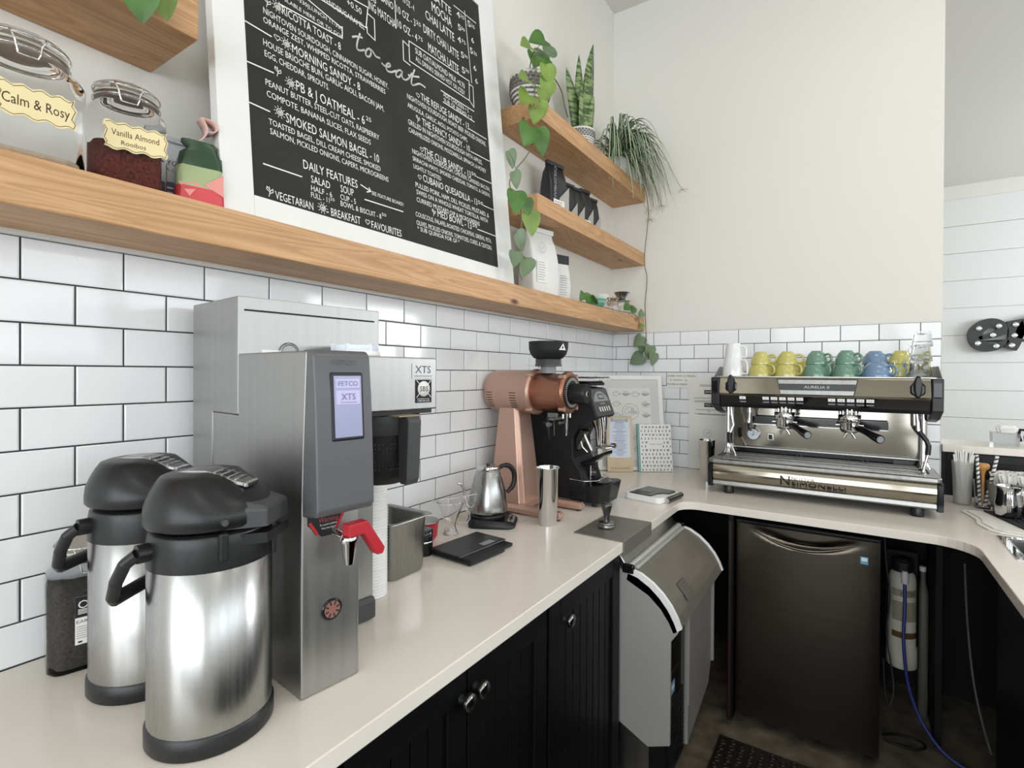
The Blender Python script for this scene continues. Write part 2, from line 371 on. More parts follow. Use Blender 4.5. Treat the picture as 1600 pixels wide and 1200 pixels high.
# ---------------------------------------------------------------- shelves
def shelf(label,y0,y1,z0,z1,d=.207):
    b=MB().box(0.0,d,y0,y1,z0,z1); return tag(obj('wall_shelf',b,m_shelf,bevel=.003),label,'shelf')
shelf('long thick pine shelf above the tiles carrying jars, chalkboard and bags',-3.6,0,1.692,1.773)
shelf('short pine shelf holding the dark coffee bags',-1.235,0,2.088,2.163)
shelf('short pine shelf at the top holding three potted plants',-1.235,0,2.468,2.547)
shelf('pine shelf end above the glass jars at the upper left',-3.6,-2.502,2.084,2.164)
b=MB().box(0,.022,-3.6,0,1.683,1.692); b.box(0.022,.19,-.012,0,1.686,1.692); tag(obj('shelf_cleat',b,m_frame),'thin white cleat strip under the long pine shelf','strip')
BOARD_TEXT=[
  ('BREAKFAST 7-330|LUNCH 11-330', 0.1178, 0.5913, 0.3466, 0.6095, 0.0117),
  ('AVAILABLE HERE OR TO GO!', 0.1494, 0.5706, 0.3424, 0.5832, 0.011),
  ('LAVENDER/CARAMEL', 0.2717, 0.6347, 0.4256, 0.6627, 0.017),
  ('+0.50', 0.3684, 0.6846, 0.4187, 0.6935, 0.0203),
  ('RICOTTA TOAST - 8', 0.1676, 0.5341, 0.3374, 0.5447, 0.0231),
  ('NIGHTOVEN SOURDOUGH, CINNAMON SUGAR, HONEY,', 0.1185, 0.5098, 0.5034, 0.5139, 0.0169),
  ('ORANGE ZEST, WHIPPED RICOTTA, STRAWBERRIES', 0.1171, 0.4854, 0.49, 0.4925, 0.016),
  ('MORNING SANDY - 8', 0.1891, 0.4518, 0.3955, 0.4579, 0.0242),
  ('HOUSE BRIOCHE BUN, GARLIC AIOLI, BACON JAM,', 0.114, 0.4289, 0.4797, 0.4344, 0.0176),
  ('EGG, CHEDDAR, SPROUTS.', 0.1159, 0.4014, 0.2909, 0.4101, 0.0167),
  ('PB & J OATMEAL - 6', 0.1941, 0.356, 0.4042, 0.3654, 0.0277),
  ('25', 0.4094, 0.3768, 0.4282, 0.3776, 0.0126),
  ('PEANUT BUTTER, STEEL-CUT OATS, RASPBERRY', 0.1141, 0.3314, 0.454, 0.3395, 0.0166),
  ('COMPOTE, BANANA SLICES, FLAX SEEDS', 0.1157, 0.306, 0.421, 0.3112, 0.0165),
  ('SMOKED SALMON BAGEL - 10', 0.1615, 0.2622, 0.4482, 0.27, 0.0258),
  ('TOASTED BAGEL, DILL CREAM CHEESE, SMOKED', 0.1169, 0.2358, 0.4511, 0.2493, 0.0155),
  ('SALMON, PICKLED ONIONS, CAPERS, MICROGREENS', 0.119, 0.2127, 0.4789, 0.2274, 0.0155),
  ('DAILY FEATURES', 0.2011, 0.1635, 0.3649, 0.1688, 0.0244),
  ('SALAD', 0.2207, 0.1367, 0.2757, 0.1372, 0.0201),
  ('SOUP', 0.3081, 0.1388, 0.3499, 0.1399, 0.0213),
  ('HALF - 6', 0.2193, 0.1153, 0.2801, 0.1173, 0.0146),
  ('CUP - 5', 0.3055, 0.1182, 0.3553, 0.1202, 0.0154),
  ('FULL - 11', 0.2181, 0.0972, 0.2711, 0.1008, 0.0145),
  ('25', 0.2736, 0.1071, 0.2869, 0.1072, 0.0084),
  ('BOWL & BISCUIT - 8', 0.3051, 0.0979, 0.4423, 0.1046, 0.0154),
  ('50', 0.4454, 0.1116, 0.4612, 0.1126, 0.0094),
  ('SEE FEATURE BOARD!', 0.4127, 0.1616, 0.5329, 0.1653, 0.0113),
  ('VEGETARIAN', 0.1229, 0.0554, 0.2223, 0.0562, 0.0211),
  ('- BREAKFAST', 0.2621, 0.0613, 0.3669, 0.0645, 0.0224),
  ('FAVOURITES', 0.4046, 0.061, 0.5167, 0.0636, 0.0224),
  ('ICED', 0.4203, 0.7548, 0.4655, 0.7598, 0.0222),
  ('LONDON FOG', 0.3564, 0.7437, 0.4764, 0.7721, 0.0236),
  ('ING MATCHA', 0.4463, 0.7237, 0.5515, 0.7281, 0.0293),
  ('ICED AMERICANO', 0.3941, 0.7741, 0.5469, 0.7905, 0.0252),
  ('10 OZ - 4', 0.5906, 0.8293, 0.6403, 0.844, 0.0221),
  ('10 OZ - 3', 0.5605, 0.7821, 0.6414, 0.7879, 0.0264),
  ('25', 0.6453, 0.7961, 0.6665, 0.8004, 0.0139),
  ('10 OZ - 4', 0.5598, 0.733, 0.645, 0.7429, 0.0264),
  ('75', 0.6503, 0.7482, 0.6707, 0.7514, 0.0139),
  ('LATTE', 0.7368, 0.9273, 0.8324, 0.9513, 0.0307),
  ('MOCHA', 0.7284, 0.8874, 0.8305, 0.8982, 0.0372),
  ('4', 0.8634, 0.9545, 0.8816, 0.9589, 0.0257),
  ('25', 0.884, 0.963, 0.9068, 0.9701, 0.0144),
  ('CHAI LATTE', 0.6935, 0.8332, 0.8394, 0.858, 0.0338),
  ('5', 0.8651, 0.9074, 0.8832, 0.9113, 0.0241),
  ('00', 0.8848, 0.9169, 0.9054, 0.9223, 0.0129),
  ('DIRTY CHAI LATTE', 0.6788, 0.7835, 0.8575, 0.7951, 0.0321),
  ('4', 0.8586, 0.8577, 0.8766, 0.8613, 0.0254),
  ('75', 0.8812, 0.8672, 0.9038, 0.8718, 0.0142),
  ('MATCHA LATTE', 0.6963, 0.7344, 0.851, 0.7364, 0.0321),
  ('5', 0.8716, 0.8079, 0.8888, 0.8104, 0.024),
  ('00', 0.8917, 0.8186, 0.9102, 0.8219, 0.0114),
  ('5', 0.87, 0.7494, 0.8881, 0.752, 0.0252),
  ('50', 0.8915, 0.7636, 0.9121, 0.7675, 0.0127),
  ('5', 0.9256, 0.9563, 0.9448, 0.9608, 0.025),
  ('25', 0.9473, 0.9643, 0.9691, 0.9703, 0.0133),
  ('6', 0.9422, 0.9028, 0.9573, 0.9058, 0.022),
  ('5', 0.9283, 0.8544, 0.9453, 0.8569, 0.0248),
  ('25', 0.9497, 0.8593, 0.9695, 0.8644, 0.0132),
  ('6', 0.9423, 0.7956, 0.9596, 0.7991, 0.0218),
  ('6', 0.9472, 0.7481, 0.9622, 0.75, 0.0216),
  ('SUB OAT/ALMOND MILK +0.70', 0.6318, 0.6863, 0.879, 0.6982, 0.021),
  ('ALL DRINKS SERVED HOT OR ICED!', 0.631, 0.6614, 0.8751, 0.6721, 0.0185),
  ('ADD CHICKEN + 5', 0.7561, 0.603, 0.8914, 0.6142, 0.0144),
  ('SUB GF BREAD + 2', 0.7565, 0.5816, 0.9088, 0.5981, 0.0144),
  ('THE REFUGE SANDY - 13', 0.6433, 0.5417, 0.8865, 0.5448, 0.0258),
  ('NIGHTOVEN SOURDOUGH, ROAST BEEF, PICKLED ONIONS,', 0.5805, 0.5128, 0.9837, 0.5255, 0.0178),
  ('ARUGULA, GARLIC AIOLI, POTATO CHIPS.', 0.5797, 0.4877, 0.8729, 0.4958, 0.0165),
  ('THE FANCY SANDY - 10', 0.6411, 0.4613, 0.8823, 0.4567, 0.0255),
  ('GRILLED IN NIGHTOVEN SOURDOUGH WITH APPLES,', 0.5769, 0.4327, 0.9516, 0.4397, 0.0176),
  ('CARAMELIZED ONIONS, MOZZARELLA, SPINACH, & HONEY', 0.5769, 0.4081, 0.9722, 0.4147, 0.0164),
  ('THE CLUB SANDY - 13', 0.6389, 0.3567, 0.8762, 0.3694, 0.0252),
  ('50', 0.881, 0.3762, 0.9075, 0.3772, 0.0135),
  ('NIGHTOVEN SOURDOUGH, CHICKEN, CANDIED BACON,', 0.5867, 0.336, 0.9881, 0.3579, 0.0163),
  ('SRIRACHA MAYO, SMOKED CHEDDAR, TOMATO, & GREENS.', 0.5861, 0.3134, 0.9874, 0.3348, 0.0151),
  ('LIGHTLY TOASTED', 0.5874, 0.2949, 0.7137, 0.3049, 0.0151),
  ('CUBANO QUESADILLA - 13', 0.6263, 0.2679, 0.9033, 0.2733, 0.0248),
  ('50', 0.908, 0.2778, 0.9374, 0.2796, 0.0136),
  ('PULLED PORK, HAM, DILL PICKLES, MUSTARD, &', 0.5908, 0.2348, 0.9679, 0.2483, 0.0173),
  ('SWISS ON A WHOLE WHEAT TORTILLA, WITH', 0.5925, 0.2131, 0.9575, 0.2257, 0.0161),
  ('CURRIED MUSTARD DIP & MICROGREENS', 0.5911, 0.1905, 0.9069, 0.1999, 0.0161),
  ('MED BOWL - 13', 0.6836, 0.1687, 0.8586, 0.1752, 0.0252),
  ('50', 0.8644, 0.183, 0.8907, 0.1843, 0.0131),
  ('COUSCOUS, FALAFEL-ROASTED CHICKPEAS, GREENS, FETA,', 0.5823, 0.1455, 0.9717, 0.1483, 0.016),
  ('OLIVES, PICKLED ONIONS, TOMATOES, CUKES, & TZATZIKI.', 0.5836, 0.1194, 0.9717, 0.1218, 0.0159),
  ('* SUB QUINOA FOR GF *', 0.5856, 0.1007, 0.7848, 0.1056, 0.0147),
]
BOARD_LINES= [[(0.0678, 0.4651), (0.1354, 0.4637)], [(0.0688, 0.3693), (0.136, 0.3747)], [(0.0691, 0.2741), (0.1207, 0.2737)], [(0.0981, 0.1413), (0.195, 0.1425)], [(0.3866, 0.1419), (0.5291, 0.146)], [(0.3758, 0.1801), (0.4055, 0.1724)], [(0.3958, 0.1655), (0.4098, 0.1717), (0.4043, 0.1801)], [(0.1601, 0.5605), (0.3444, 0.5783), (0.3468, 0.6121)], [(0.2109, 0.6284), (0.3464, 0.6069)], [(0.2832, 0.6492), (0.4317, 0.6594), (0.4434, 0.7272), (0.3541, 0.7119)], [(0.4419, 0.7077), (0.4656, 0.7045), (0.4629, 0.6388), (0.435, 0.6456), (0.4352, 0.6641)], [(0.5551, 0.8194), (0.553, 0.729)], [(0.8497, 0.9881), (0.9789, 0.9982)], [(0.9129, 1.0061), (0.9239, 0.7366)], [(0.6054, 0.7181), (0.9085, 0.7357), (0.9017, 0.6596), (0.6022, 0.6502), (0.6054, 0.7181)], [(0.6036, 0.6987), (0.5786, 0.7041), (0.5757, 0.639), (0.604, 0.6368)], [(0.9051, 0.7241), (0.9298, 0.7248), (0.9266, 0.6444), (0.9017, 0.6596)], [(0.7449, 0.623), (0.9248, 0.6289)], [(0.7516, 0.5856), (0.922, 0.5879)], [(0.8888, 0.5477), (0.9899, 0.5497)], [(0.8871, 0.4637), (0.9985, 0.4678)], [(0.9097, 0.3786), (1.0012, 0.3823)], [(0.9396, 0.2803), (1.0006, 0.2805)], [(0.8923, 0.1802), (1.0035, 0.1801)]]
BOARD_SCRIPT= [[(0.38, 0.6021), (0.3939, 0.6116), (0.4142, 0.6196)], [(0.4073, 0.627), (0.3982, 0.6038), (0.3929, 0.5818), (0.3959, 0.5743), (0.4066, 0.5776), (0.4197, 0.5863)], [(0.4398, 0.601), (0.4296, 0.5928), (0.4235, 0.579), (0.4279, 0.5721), (0.4379, 0.5774), (0.444, 0.5902), (0.4415, 0.5994), (0.4505, 0.599), (0.4615, 0.5901), (0.4762, 0.5927)], [(0.4839, 0.5807), (0.4938, 0.5783), (0.5079, 0.5823), (0.5168, 0.5903), (0.5145, 0.5956), (0.505, 0.5896), (0.4993, 0.5779), (0.5039, 0.5684), (0.5194, 0.5719), (0.5398, 0.5867)], [(0.5624, 0.5983), (0.5511, 0.5937), (0.5392, 0.5798), (0.5404, 0.5693), (0.5507, 0.5723), (0.5614, 0.5866), (0.566, 0.5974), (0.5634, 0.5848), (0.5677, 0.5758), (0.5805, 0.5782), (0.5953, 0.5924), (0.6087, 0.6134)], [(0.622, 0.6317), (0.6103, 0.6056), (0.6035, 0.5822), (0.6074, 0.5743), (0.6212, 0.5822), (0.6421, 0.5953), (0.6662, 0.5953)], [(0.5922, 0.5994), (0.6158, 0.6072), (0.6402, 0.6172)]]
BOARD_ICONS= [('sun', 0.1559, 0.5504), ('leaf', 0.1303, 0.5444), ('heart', 0.1503, 0.4692), ('sun', 0.1738, 0.4679), ('leaf', 0.1475, 0.3836), ('sun', 0.1795, 0.3712), ('sun', 0.1462, 0.2836), ('leaf', 0.1105, 0.0778), ('sun', 0.2495, 0.0724), ('heart', 0.3914, 0.0716), ('heart', 0.63, 0.5518), ('leaf', 0.6223, 0.4706), ('heart', 0.6304, 0.3748), ('heart', 0.6118, 0.2791), ('leaf', 0.6658, 0.1801)]
# ================================================================ CHALKBOARD (leans on the wall, stands on the shelf)
bd=thing('chalkboard_menu','large black chalkboard menu in a white wooden frame leaning above the shelf','chalkboard',(.165,-2.435,1.7735))
nrm=Vector((1,0,.1)).normalized(); upv=Vector((-.1,0,1)).normalized(); rgt=Vector((0,1,0))
BM=Matrix(((0,upv.x,nrm.x,0),(1,upv.y,nrm.y,0),(0,upv.z,nrm.z,0),(0,0,0,1)))  # local: x right, y up, z out
def bobj(name,mb,m,**k): return obj(name,mb,m,bd,M=BM,**k)
BW,BH=1.10,1.165; pl,pr,pb,pt=.071,1.004,.060,1.083
b=MB().box(0,pl,0.004,BH,-.03,0); b.box(pr,BW,0.004,BH,-.03,0); b.box(pl,pr,.004,pb,-.03,0); b.box(pl,pr,pt,BH,-.03,0)
bobj('frame',b,m_frame,bevel=.002)
b=MB().box(pl-.001,pr+.001,pb-.001,pt+.001,-.022,-.004); slate=bobj('slate',b,m_board)
b=MB()
for s,x0,y0,x1,y1,h in BOARD_TEXT:
    y=(y0+y1)/2; y=max(y,.0665); text(b,s,(x0,y,-.0032),(1,0,0),(0,1,0),w=x1-x0,h=h*.92)
for pts in BOARD_LINES: b.ribbon([(p[0],p[1],-.0032) for p in pts],.0032,(0,0,1))
def smooth_pts(P,n=6):
    P=[Vector((p[0],p[1],0)) for p in P]; out=[]
    Q=[P[0]]+P+[P[-1]]
    for i in range(1,len(Q)-2):
        for k in range(n):
            t=k/n; a,b_,c,d=Q[i-1],Q[i],Q[i+1],Q[i+2]
            out.append(.5*((2*b_)+(c-a)*t+(2*a-5*b_+4*c-d)*t*t+(3*b_-a-3*c+d)*t**3))
    out.append(P[-1]); return out
for pts in BOARD_SCRIPT: b.ribbon([(p.x,p.y,-.003) for p in smooth_pts(pts)],.0055,(0,0,1))
for k,x,y in BOARD_ICONS:
    y=max(y,.080); n0=len(b.v)
    if k=='sun':
        b.ribbon([(x+.0045*t/9*math.cos(t*.9),y+.0045*t/9*math.sin(t*.9),-.003) for t in range(16)],.002,(0,0,1))
        b.ribbon([(x+.010*math.cos(t),y+.010*math.sin(t),-.003) for t in [2*PI*i/16 for i in range(17)]],.0025,(0,0,1))
        for i in range(10):
            a=2*PI*i/10; b.ribbon([(x+.014*math.cos(a),y+.014*math.sin(a),-.003),(x+.019*math.cos(a),y+.019*math.sin(a),-.003)],.0018,(0,0,1))
    elif k=='heart':
        b.ribbon([(x+.0008*16*math.sin(t)**3*.75,y+.0008*(13*math.cos(t)-5*math.cos(2*t)-2*math.cos(3*t)-math.cos(4*t))*.75,-.003) for t in [2*PI*i/20 for i in range(21)]],.0022,(0,0,1))
    else:
        b.ribbon([(x-.004,y-.016,-.003),(x,y,-.003),(x-.002,y+.014,-.003)],.002,(0,0,1))
        for sx,yy in ((1,0),(-1,.004)):
            b.ribbon([(x+sx*.0,y+yy-.006,-.003),(x+sx*.010,y+yy,-.003),(x+sx*.009,y+yy+.009,-.003),(x,y+yy,-.003),(x,y+yy-.006,-.003)],.0022,(0,0,1))
    k_=.78
    b.v[n0:]=[(x+(p[0]-x)*k_,y+(p[1]-y)*k_,p[2]) for p in b.v[n0:]]
lo=obj('chalk_lettering',b,m_chalk,slate)
# ================================================================ PUMP FLASKS
def airpot(label,loc,rz):
    t=thing('pump_flask',label,'flask',loc,rz,'steel pump flasks at the left end of the counter')
    b=MB().lathe([(.0835,.0),(.0855,.003),(.0855,.026),(.083,.030)],n=48); obj('base_ring',b,m_blackp,t)
    b=MB().lathe([(.0825,.028),(.0825,.262),(.080,.264)],n=64); obj('steel_body',b,m_steelv,t)
    b=MB(); b.lathe([(.0835,.258),(.0835,.268),(.083,.292),(.081,.306),(.076,.309)],n=48)
    # front bracket of the collar under the nose
    b.loft([[(x,y,z) for x,y in ((.03,-.060),(.100,-.036),(.100,.036),(.03,.060))] for z in (.288,.303)],smooth=False)
    obj('collar',b,m_blackp,t,bevel=.0015)
    b=MB(); n=48
    def ring(r,z,cx,ex=1.0,fl=0):
        P=[]
        for i in range(n):
            a=2*PI*i/n; x=r*math.cos(a)*ex; y=r*math.sin(a); xx=cx+x
            P.append((xx,y,z-max(0,xx-.01)*fl))
        return P
    b.loft([ring(.0845,.315,0),ring(.0875,.319,0),ring(.0875,.332,0),ring(.085,.346,-.001,1,.06),ring(.078,.362,-.004,.97,.16),ring(.070,.375,-.008,.92,.26),ring(.062,.3835,-.012,.88,.30),ring(.052,.3865,-.014,.86,.30),ring(.03,.388,-.016,.85,.28)])
    obj('pump_lid',b,m_blackp,t)
    lid=t.children[-1]
    b=MB(); b.loft([[(.040,-.060,.312),(.099,-.036,.312),(.099,.036,.312),(.040,.060,.312)],[(.040,-.060,.340),(.099,-.036,.336),(.099,.036,.336),(.040,.060,.340)],[(.040,-.042,.356),(.096,-.033,.340),(.096,.033,.340),(.040,.042,.356)]],smooth=False)
    obj('nose',b,m_greyp,t,bevel=.002)
    b=MB(); R=[]
    for k in range(11):
        u=k/10; x=-.058+.116*u; z=.3905-max(0,x-.002)*.36-max(0,-.03-x)*.25; w=.020 if k<10 else .015
        R.append([(x,-w,z),(x,w,z),(x+.001,w,z-.006),(x+.001,-w,z-.006)])
    b.loft(R,smooth=False); lv=obj('pump_lever',b,m_steel,t,bevel=.001)
    b=MB()
    for x in (.012,.022,.032,.042): b.box(x,x+.003,-.018,.018,.3860-(x-.012)*.36,.3885-(x-.012)*.36)
    obj('lever_ridges',b,m_chrome,lv)
    b=MB(); b.box(.054,.061,-.018,.018,.364,.372); obj('lever_tip',b,m_chrome,lv,bevel=.002)
    a=-52*PI/180
    for sgn in (1,-1):
        c,s_=math.cos(a*sgn),math.sin(a*sgn)
        b=MB().cyl((.083*c,.083*s_,.328),(.098*c,.098*s_,.328),.0045,n=12); obj('hinge_pin',b,m_greyp,t)
        b=MB(); b.M=Matrix.Rotation(a*sgn,4,'Z'); b.box(.080,.092,-.006,.006,.272,.312); obj('latch',b,m_blackp,t,bevel=.003)
    # bail handle hanging behind
    b=MB()
    for sg in (1,-1):
        px,py=-.052,.066*sg
        b.cyl((px*.95,py*.95,.285),(px*1.16,py*1.16,.285),.013,n=20)
        P=[(px*1.14,py*1.14,.285),(px*1.14-.016,py*1.17,.272),(px*1.1-.032,py*1.12,.246),(-.100,py*.98,.222),(-.106,py*.80,.214)]
        for p0,p1 in zip(P[:-1],P[1:]): b.cyl(p0,p1,.0085,n=8)
        for p in P[1:]: b.sphere(p,.0085,8,6)
    b.cyl((-.106,-.055,.214),(-.106,.055,.214),.010,n=10)
    obj('carry_handle',b,m_blackp,t,bevel=0)
    b=MB().lathe([(.004,0),(.0045,.055)],(.092,0,.262),n=12); obj('spout',b,m_blackp,t)
    return t
airpot('steel pump flask with black lid in front, nearest to the camera',(.464,-2.600,CT+.0005),math.radians(35))
airpot('steel pump flask with black lid standing behind its twin, next to the tiles',(.242,-2.599,CT+.0005),math.radians(35))
# ================================================================ TEA JAR on counter
def sq_ring(cx,cy,w,r,z,n=6): return rrect(cx,cy,w,w,r,z,n)
def glass_jar(t,w,h,neckr,rc,fill,fillm,wall=.003):
    """square glass jar with wire-clip lid"""
    def rings(o,zt):
        W_=w-2*o
        P=[sq_ring(0,0,W_*.9,rc*.8,o+.0),sq_ring(0,0,W_,rc,o+.006),sq_ring(0,0,W_,rc,h*.66)]
        P.append(sq_ring(0,0,W_*.96,min(rc*1.25,W_*.47),h*.72)); P.append(sq_ring(0,0,2*(neckr-o)+.008,neckr-o,h*.79)); P.append(sq_ring(0,0,2*(neckr-o),(neckr-o)*.99,h*.82)); P.append(sq_ring(0,0,2*(neckr-o),(neckr-o)*.99,zt))
        return P
    b=MB(); b.loft(rings(0,h*.885),True,False)
    obj('glass_body',b,m_thin,t)
    n=48
    b=MB()
    for z in (h*.835,h*.86): b.lathe([(neckr,z-.0025),(neckr+.003,z),(neckr,z+.0025)],n=n,cap0=False,cap1=False)
    obj('neck_ribs',b,m_glass,t)
    b=MB().lathe([(neckr+.002,h*.885),(neckr+.003,h*.892),(neckr+.002,h*.90)],n=n); obj('rubber_seal',b,mat('jar seal','B9B2A8',.6),t)
    b=MB().lathe([(neckr+.001,h*.902),(neckr+.004,h*.915),(neckr+.004,h*.955),(neckr-.004,h*.985),(neckr*.5,h)],n=n,cap0=False); obj('glass_lid',b,m_thin,t)
    b=MB(); R=neckr+.005
    for z in (h*.845,h*.935): b.tube([(R*math.cos(2*PI*i/40),R*math.sin(2*PI*i/40),z) for i in range(41)],.0012,6)
    for s in (-1,1):
        x=R+.004
        b.tube([(R,s*.022,h*.935),(x+.006,s*.020,h*.90),(x+.004,s*.016,h*.86),(x+.008,s*.014,h*.80),(x+.004,s*.012,h*.76)],.0015,6)
    b.tube([(R+.010,-.02,h*.90),(R+.012,0,h*.895),(R+.010,.02,h*.90)],.0015,6); b.tube([(R+.008,-.012,h*.76),(R+.010,0,h*.755),(R+.008,.012,h*.76)],.0015,6)
    obj('wire_clip',b,m_chrome,t)
    if fill:
        b=MB(); W_=w-.020
        b.loft([sq_ring(0,0,W_*.9,rc*.7,.005),sq_ring(0,0,W_,rc*.9,.012),sq_ring(0,0,W_,rc*.9,fill*h*.97),sq_ring(0,0,W_*.7,rc*.5,fill*h)])
        obj('contents',b,fillm,t,bevel=0)
t=thing('tea_jar','square clip-top glass jar of dark tea with black and white label beside the tiles','jar',(.074,-2.634,CT+.0005),math.radians(-12))
glass_jar(t,.118,.232,.043,.022,.60,mat('dark tea','3E3A37',.9,bump=1,bscale=300,var=.5,vscale=200))
b=MB().box(.0592,.0600,-.022,.030,.05,.135); lab=obj('label',b,m_paper,t)
b=MB().box(.0598,.0604,-.022,.030,.098,.135); obj('label_header',b,m_ink,lab)
b=MB(); text(b,'EARL GREY',(.0602,-.020,.088),(0,1,0),(0,0,1),w=.046,h=.005)
for i in range(6): b.box(.0600,.0602,-.020,.024-(i%3)*.006,.081-i*.004,.0817-i*.004)
b.box(.0600,.0602,-.018,-.012,.053,.056); obj('label_print',b,m_ink,lab)
b=MB(); text(b,'O',(.0606,-.018,.114),(0,1,0),(0,0,1),h=.014)
for i in range(4): b.box(.0605,.0607,-.018,-.002,.104+i*.0025,.1052+i*.0025)
obj('label_mark',b,m_paper,lab)
# ================================================================ COFFEE BREWER
br=thing('coffee_brewer','tall stainless coffee brewer with grey touch panel and red hot water tap','coffee machine',(.05,-2.440,CT+.0005),math.radians(-6.5))
b=MB().box(0,.236,0,.335,.47,.685); b.box(0,.236,0,.335,.02,.47) ; 
b=MB(); b.prism([(0,.03),(.11,.03),(.11,.455),(.236,.455),(.236,.685),(0,.685)],0,.320,'y'); body=obj('tank_body',b,m_brewer,br,bevel=.002)
b=MB().box(.2355,.2375,.012,.306,.657,.6605); obj('hood_slot',b,m_ink,body)
b=MB(); b.M=Matrix.Translation((.236,.10,.578))@Matrix.Rotation(PI/2,4,'Y'); b.lathe([(.021,0),(.021,.003),(.017,.004),(.015,.003)],n=28); obj('round_badge',b,m_steeld,body)
b=MB().box(.2362,.2372,.045,.085,.574,.582); obj('small_label',b,m_paper,body)
b=MB(); b.prism([(.112,.0),(.486,.0),(.486,.325),(.500,.573),(.238,.573),(.238,.4545),(.112,.4545)],0,.107,'y'); col=obj('side_tower',b,m_brewer,br,bevel=.004,seg=3)
b=MB(); b.prism([(.484,.300),(.527,.306),(.533,.315),(.530,.40),(.524,.500),(.517,.566),(.508,.5745),(.484,.5745)],.001,.106,'y'); pan=obj('control_panel',b,mat('satin grey plastic','5A5B5D',.33),br,bevel=.004,seg=3)
# screen, placed on the slightly sloped face
def fx(z): return .5305-(z-.40)*.0665
b=MB()
def facebox(b,y0,y1,z0,z1,o=.0,t=.002): b.add([(fx(z0)+o,y0,z0),(fx(z0)+o,y1,z0),(fx(z1)+o,y1,z1),(fx(z1)+o,y0,z1),(fx(z0)+o-t,y0,z0),(fx(z0)+o-t,y1,z0),(fx(z1)+o-t,y1,z1),(fx(z1)+o-t,y0,z1)],[(0,1,2,3),(7,6,5,4),(0,4,5,1),(1,5,6,2),(2,6,7,3),(3,7,4,0)])
facebox(b,.028,.088,.425,.538,.002,.006); obj('screen_bezel',b,m_blackp,pan,bevel=.004)
b=MB(); facebox(b,.033,.083,.431,.532,.003,.002); scr=obj('touch_screen',b,mat('lcd','8E91AE',.2,emit=('9FA3C6',.16)),pan)
b=MB(); facebox(b,.036,.080,.512,.527,.0036,.0004); facebox(b,.036,.080,.485,.508,.0036,.0004); obj('screen_icons',b,mat('lcd light','B4B0D2',.4,emit=('C8C2E6',.15)),pan)
b=MB(); ux=(0,1,0); uz=Vector((-.0665,0,1)).normalized()
text(b,'FETCO',(fx(.515)+.0045,.040,.5155),ux,uz,w=.036,h=.008); text(b,'XTS',(fx(.492)+.0045,.045,.4925),ux,uz,w=.026,h=.0105); b.box(fx(.488)+.0042,fx(.488)+.0045,.043,.073,.488,.4888)
obj('screen_text',b,mat('lcd text','7478A0',.5),pan)
b=MB(); text(b,'FETCO',(fx(.552)+.0035,.036,.5505),ux,uz,w=.040,h=.0085); obj('panel_lettering',b,m_blackg,pan)
# brew head box
b=MB(); b.box(.24,.402,.108,.358,.457,.571); hb=obj('brew_head',b,m_brewer,br,bevel=.003)
b=MB(); b.box(.24,.392,.112,.352,.448,.457); obj('head_underside',b,m_blackp,br)
b=MB(); b.box(.402,.4035,.288,.347,.525,.558); st=obj('name_sticker',b,mat('sticker silver','D5D6D8',.35),hb,bevel=.0008)
b=MB(); text(b,'XTS',(.404,.296,.537),(0,1,0),(0,0,1),w=.043,h=.016); text(b,'EXTRACTION TECHNOLOGY',(.404,.293,.529),(0,1,0),(0,0,1),w=.050,h=.003); obj('sticker_print',b,m_greyp,hb)
b=MB(); b.box(.402,.4035,.298,.342,.472,.5225); obj('service_sticker',b,m_ink,hb)
b=MB(); b.M=Matrix.Translation((.4035,.320,.5025))@Matrix.Rotation(PI/2,4,'Y'); b.lathe([(.0168,0),(.0168,.0003),(.0001,.0004)],n=32)
b.M=Matrix.Identity(4); 
for a,c in (((.300,.521),(.308,.513)),((.340,.521),(.332,.513)),((.300,.484),(.308,.492)),((.340,.484),(.332,.492))): b.ribbon([(.4038,)+a,(.4038,)+c],.0014,(1,0,0))
text(b,'FOR SERVICE CALL',(.4038,.302,.4790),(0,1,0),(0,0,1),w=.034,h=.0027); text(b,'1-888-468-2628',(.4038,.302,.4745),(0,1,0),(0,0,1),w=.034,h=.0032)
obj('sticker_emblem',b,m_paper,hb)
b=MB(); text(b,'SBS',(.4044,.3085,.4970),(0,1,0),(0,0,1),w=.023,h=.011); obj('emblem_letters',b,m_ink,hb)
# brew basket with handle
b=MB(); b.lathe([(.012,.288),(.05,.296),(.066,.315),(.074,.36),(.078,.405),(.083,.446)],(.318,.268,0),n=36); bk=obj('brew_basket',b,m_black,br)
b=MB(); b.lathe([(.0795,.405),(.084,.410),(.086,.446)],(.318,.268,0),n=36); obj('basket_rim',b,m_greyp,bk)
b=MB(); b.prism([(.370,.446),(.430,.446),(.438,.438),(.432,.315),(.426,.303),(.407,.303),(.402,.315),(.400,.395),(.398,.41),(.370,.412)],.253,.287,'y'); obj('basket_handle',b,m_greyp,bk,bevel=.004,seg=3)
b=MB(); b.box(.36,.428,.236,.292,.446,.4485); obj('handle_clip',b,mat('tan plate','9C8A72',.4),bk)
b=MB()
for i in range(7):
    a0=-.75; 
    for k in range(9-i%3):
        a=a0+k*.11; r=.0745-.0012*i; 
        if (k+i)%5!=3: b.box(.318+r*math.cos(a)+.0005,.318+r*math.cos(a)+.002,.268+r*math.sin(a)-.0025,.268+r*math.sin(a)+.0025,.385-i*.009,.388-i*.009)
obj('basket_print',b,m_greyp,bk)
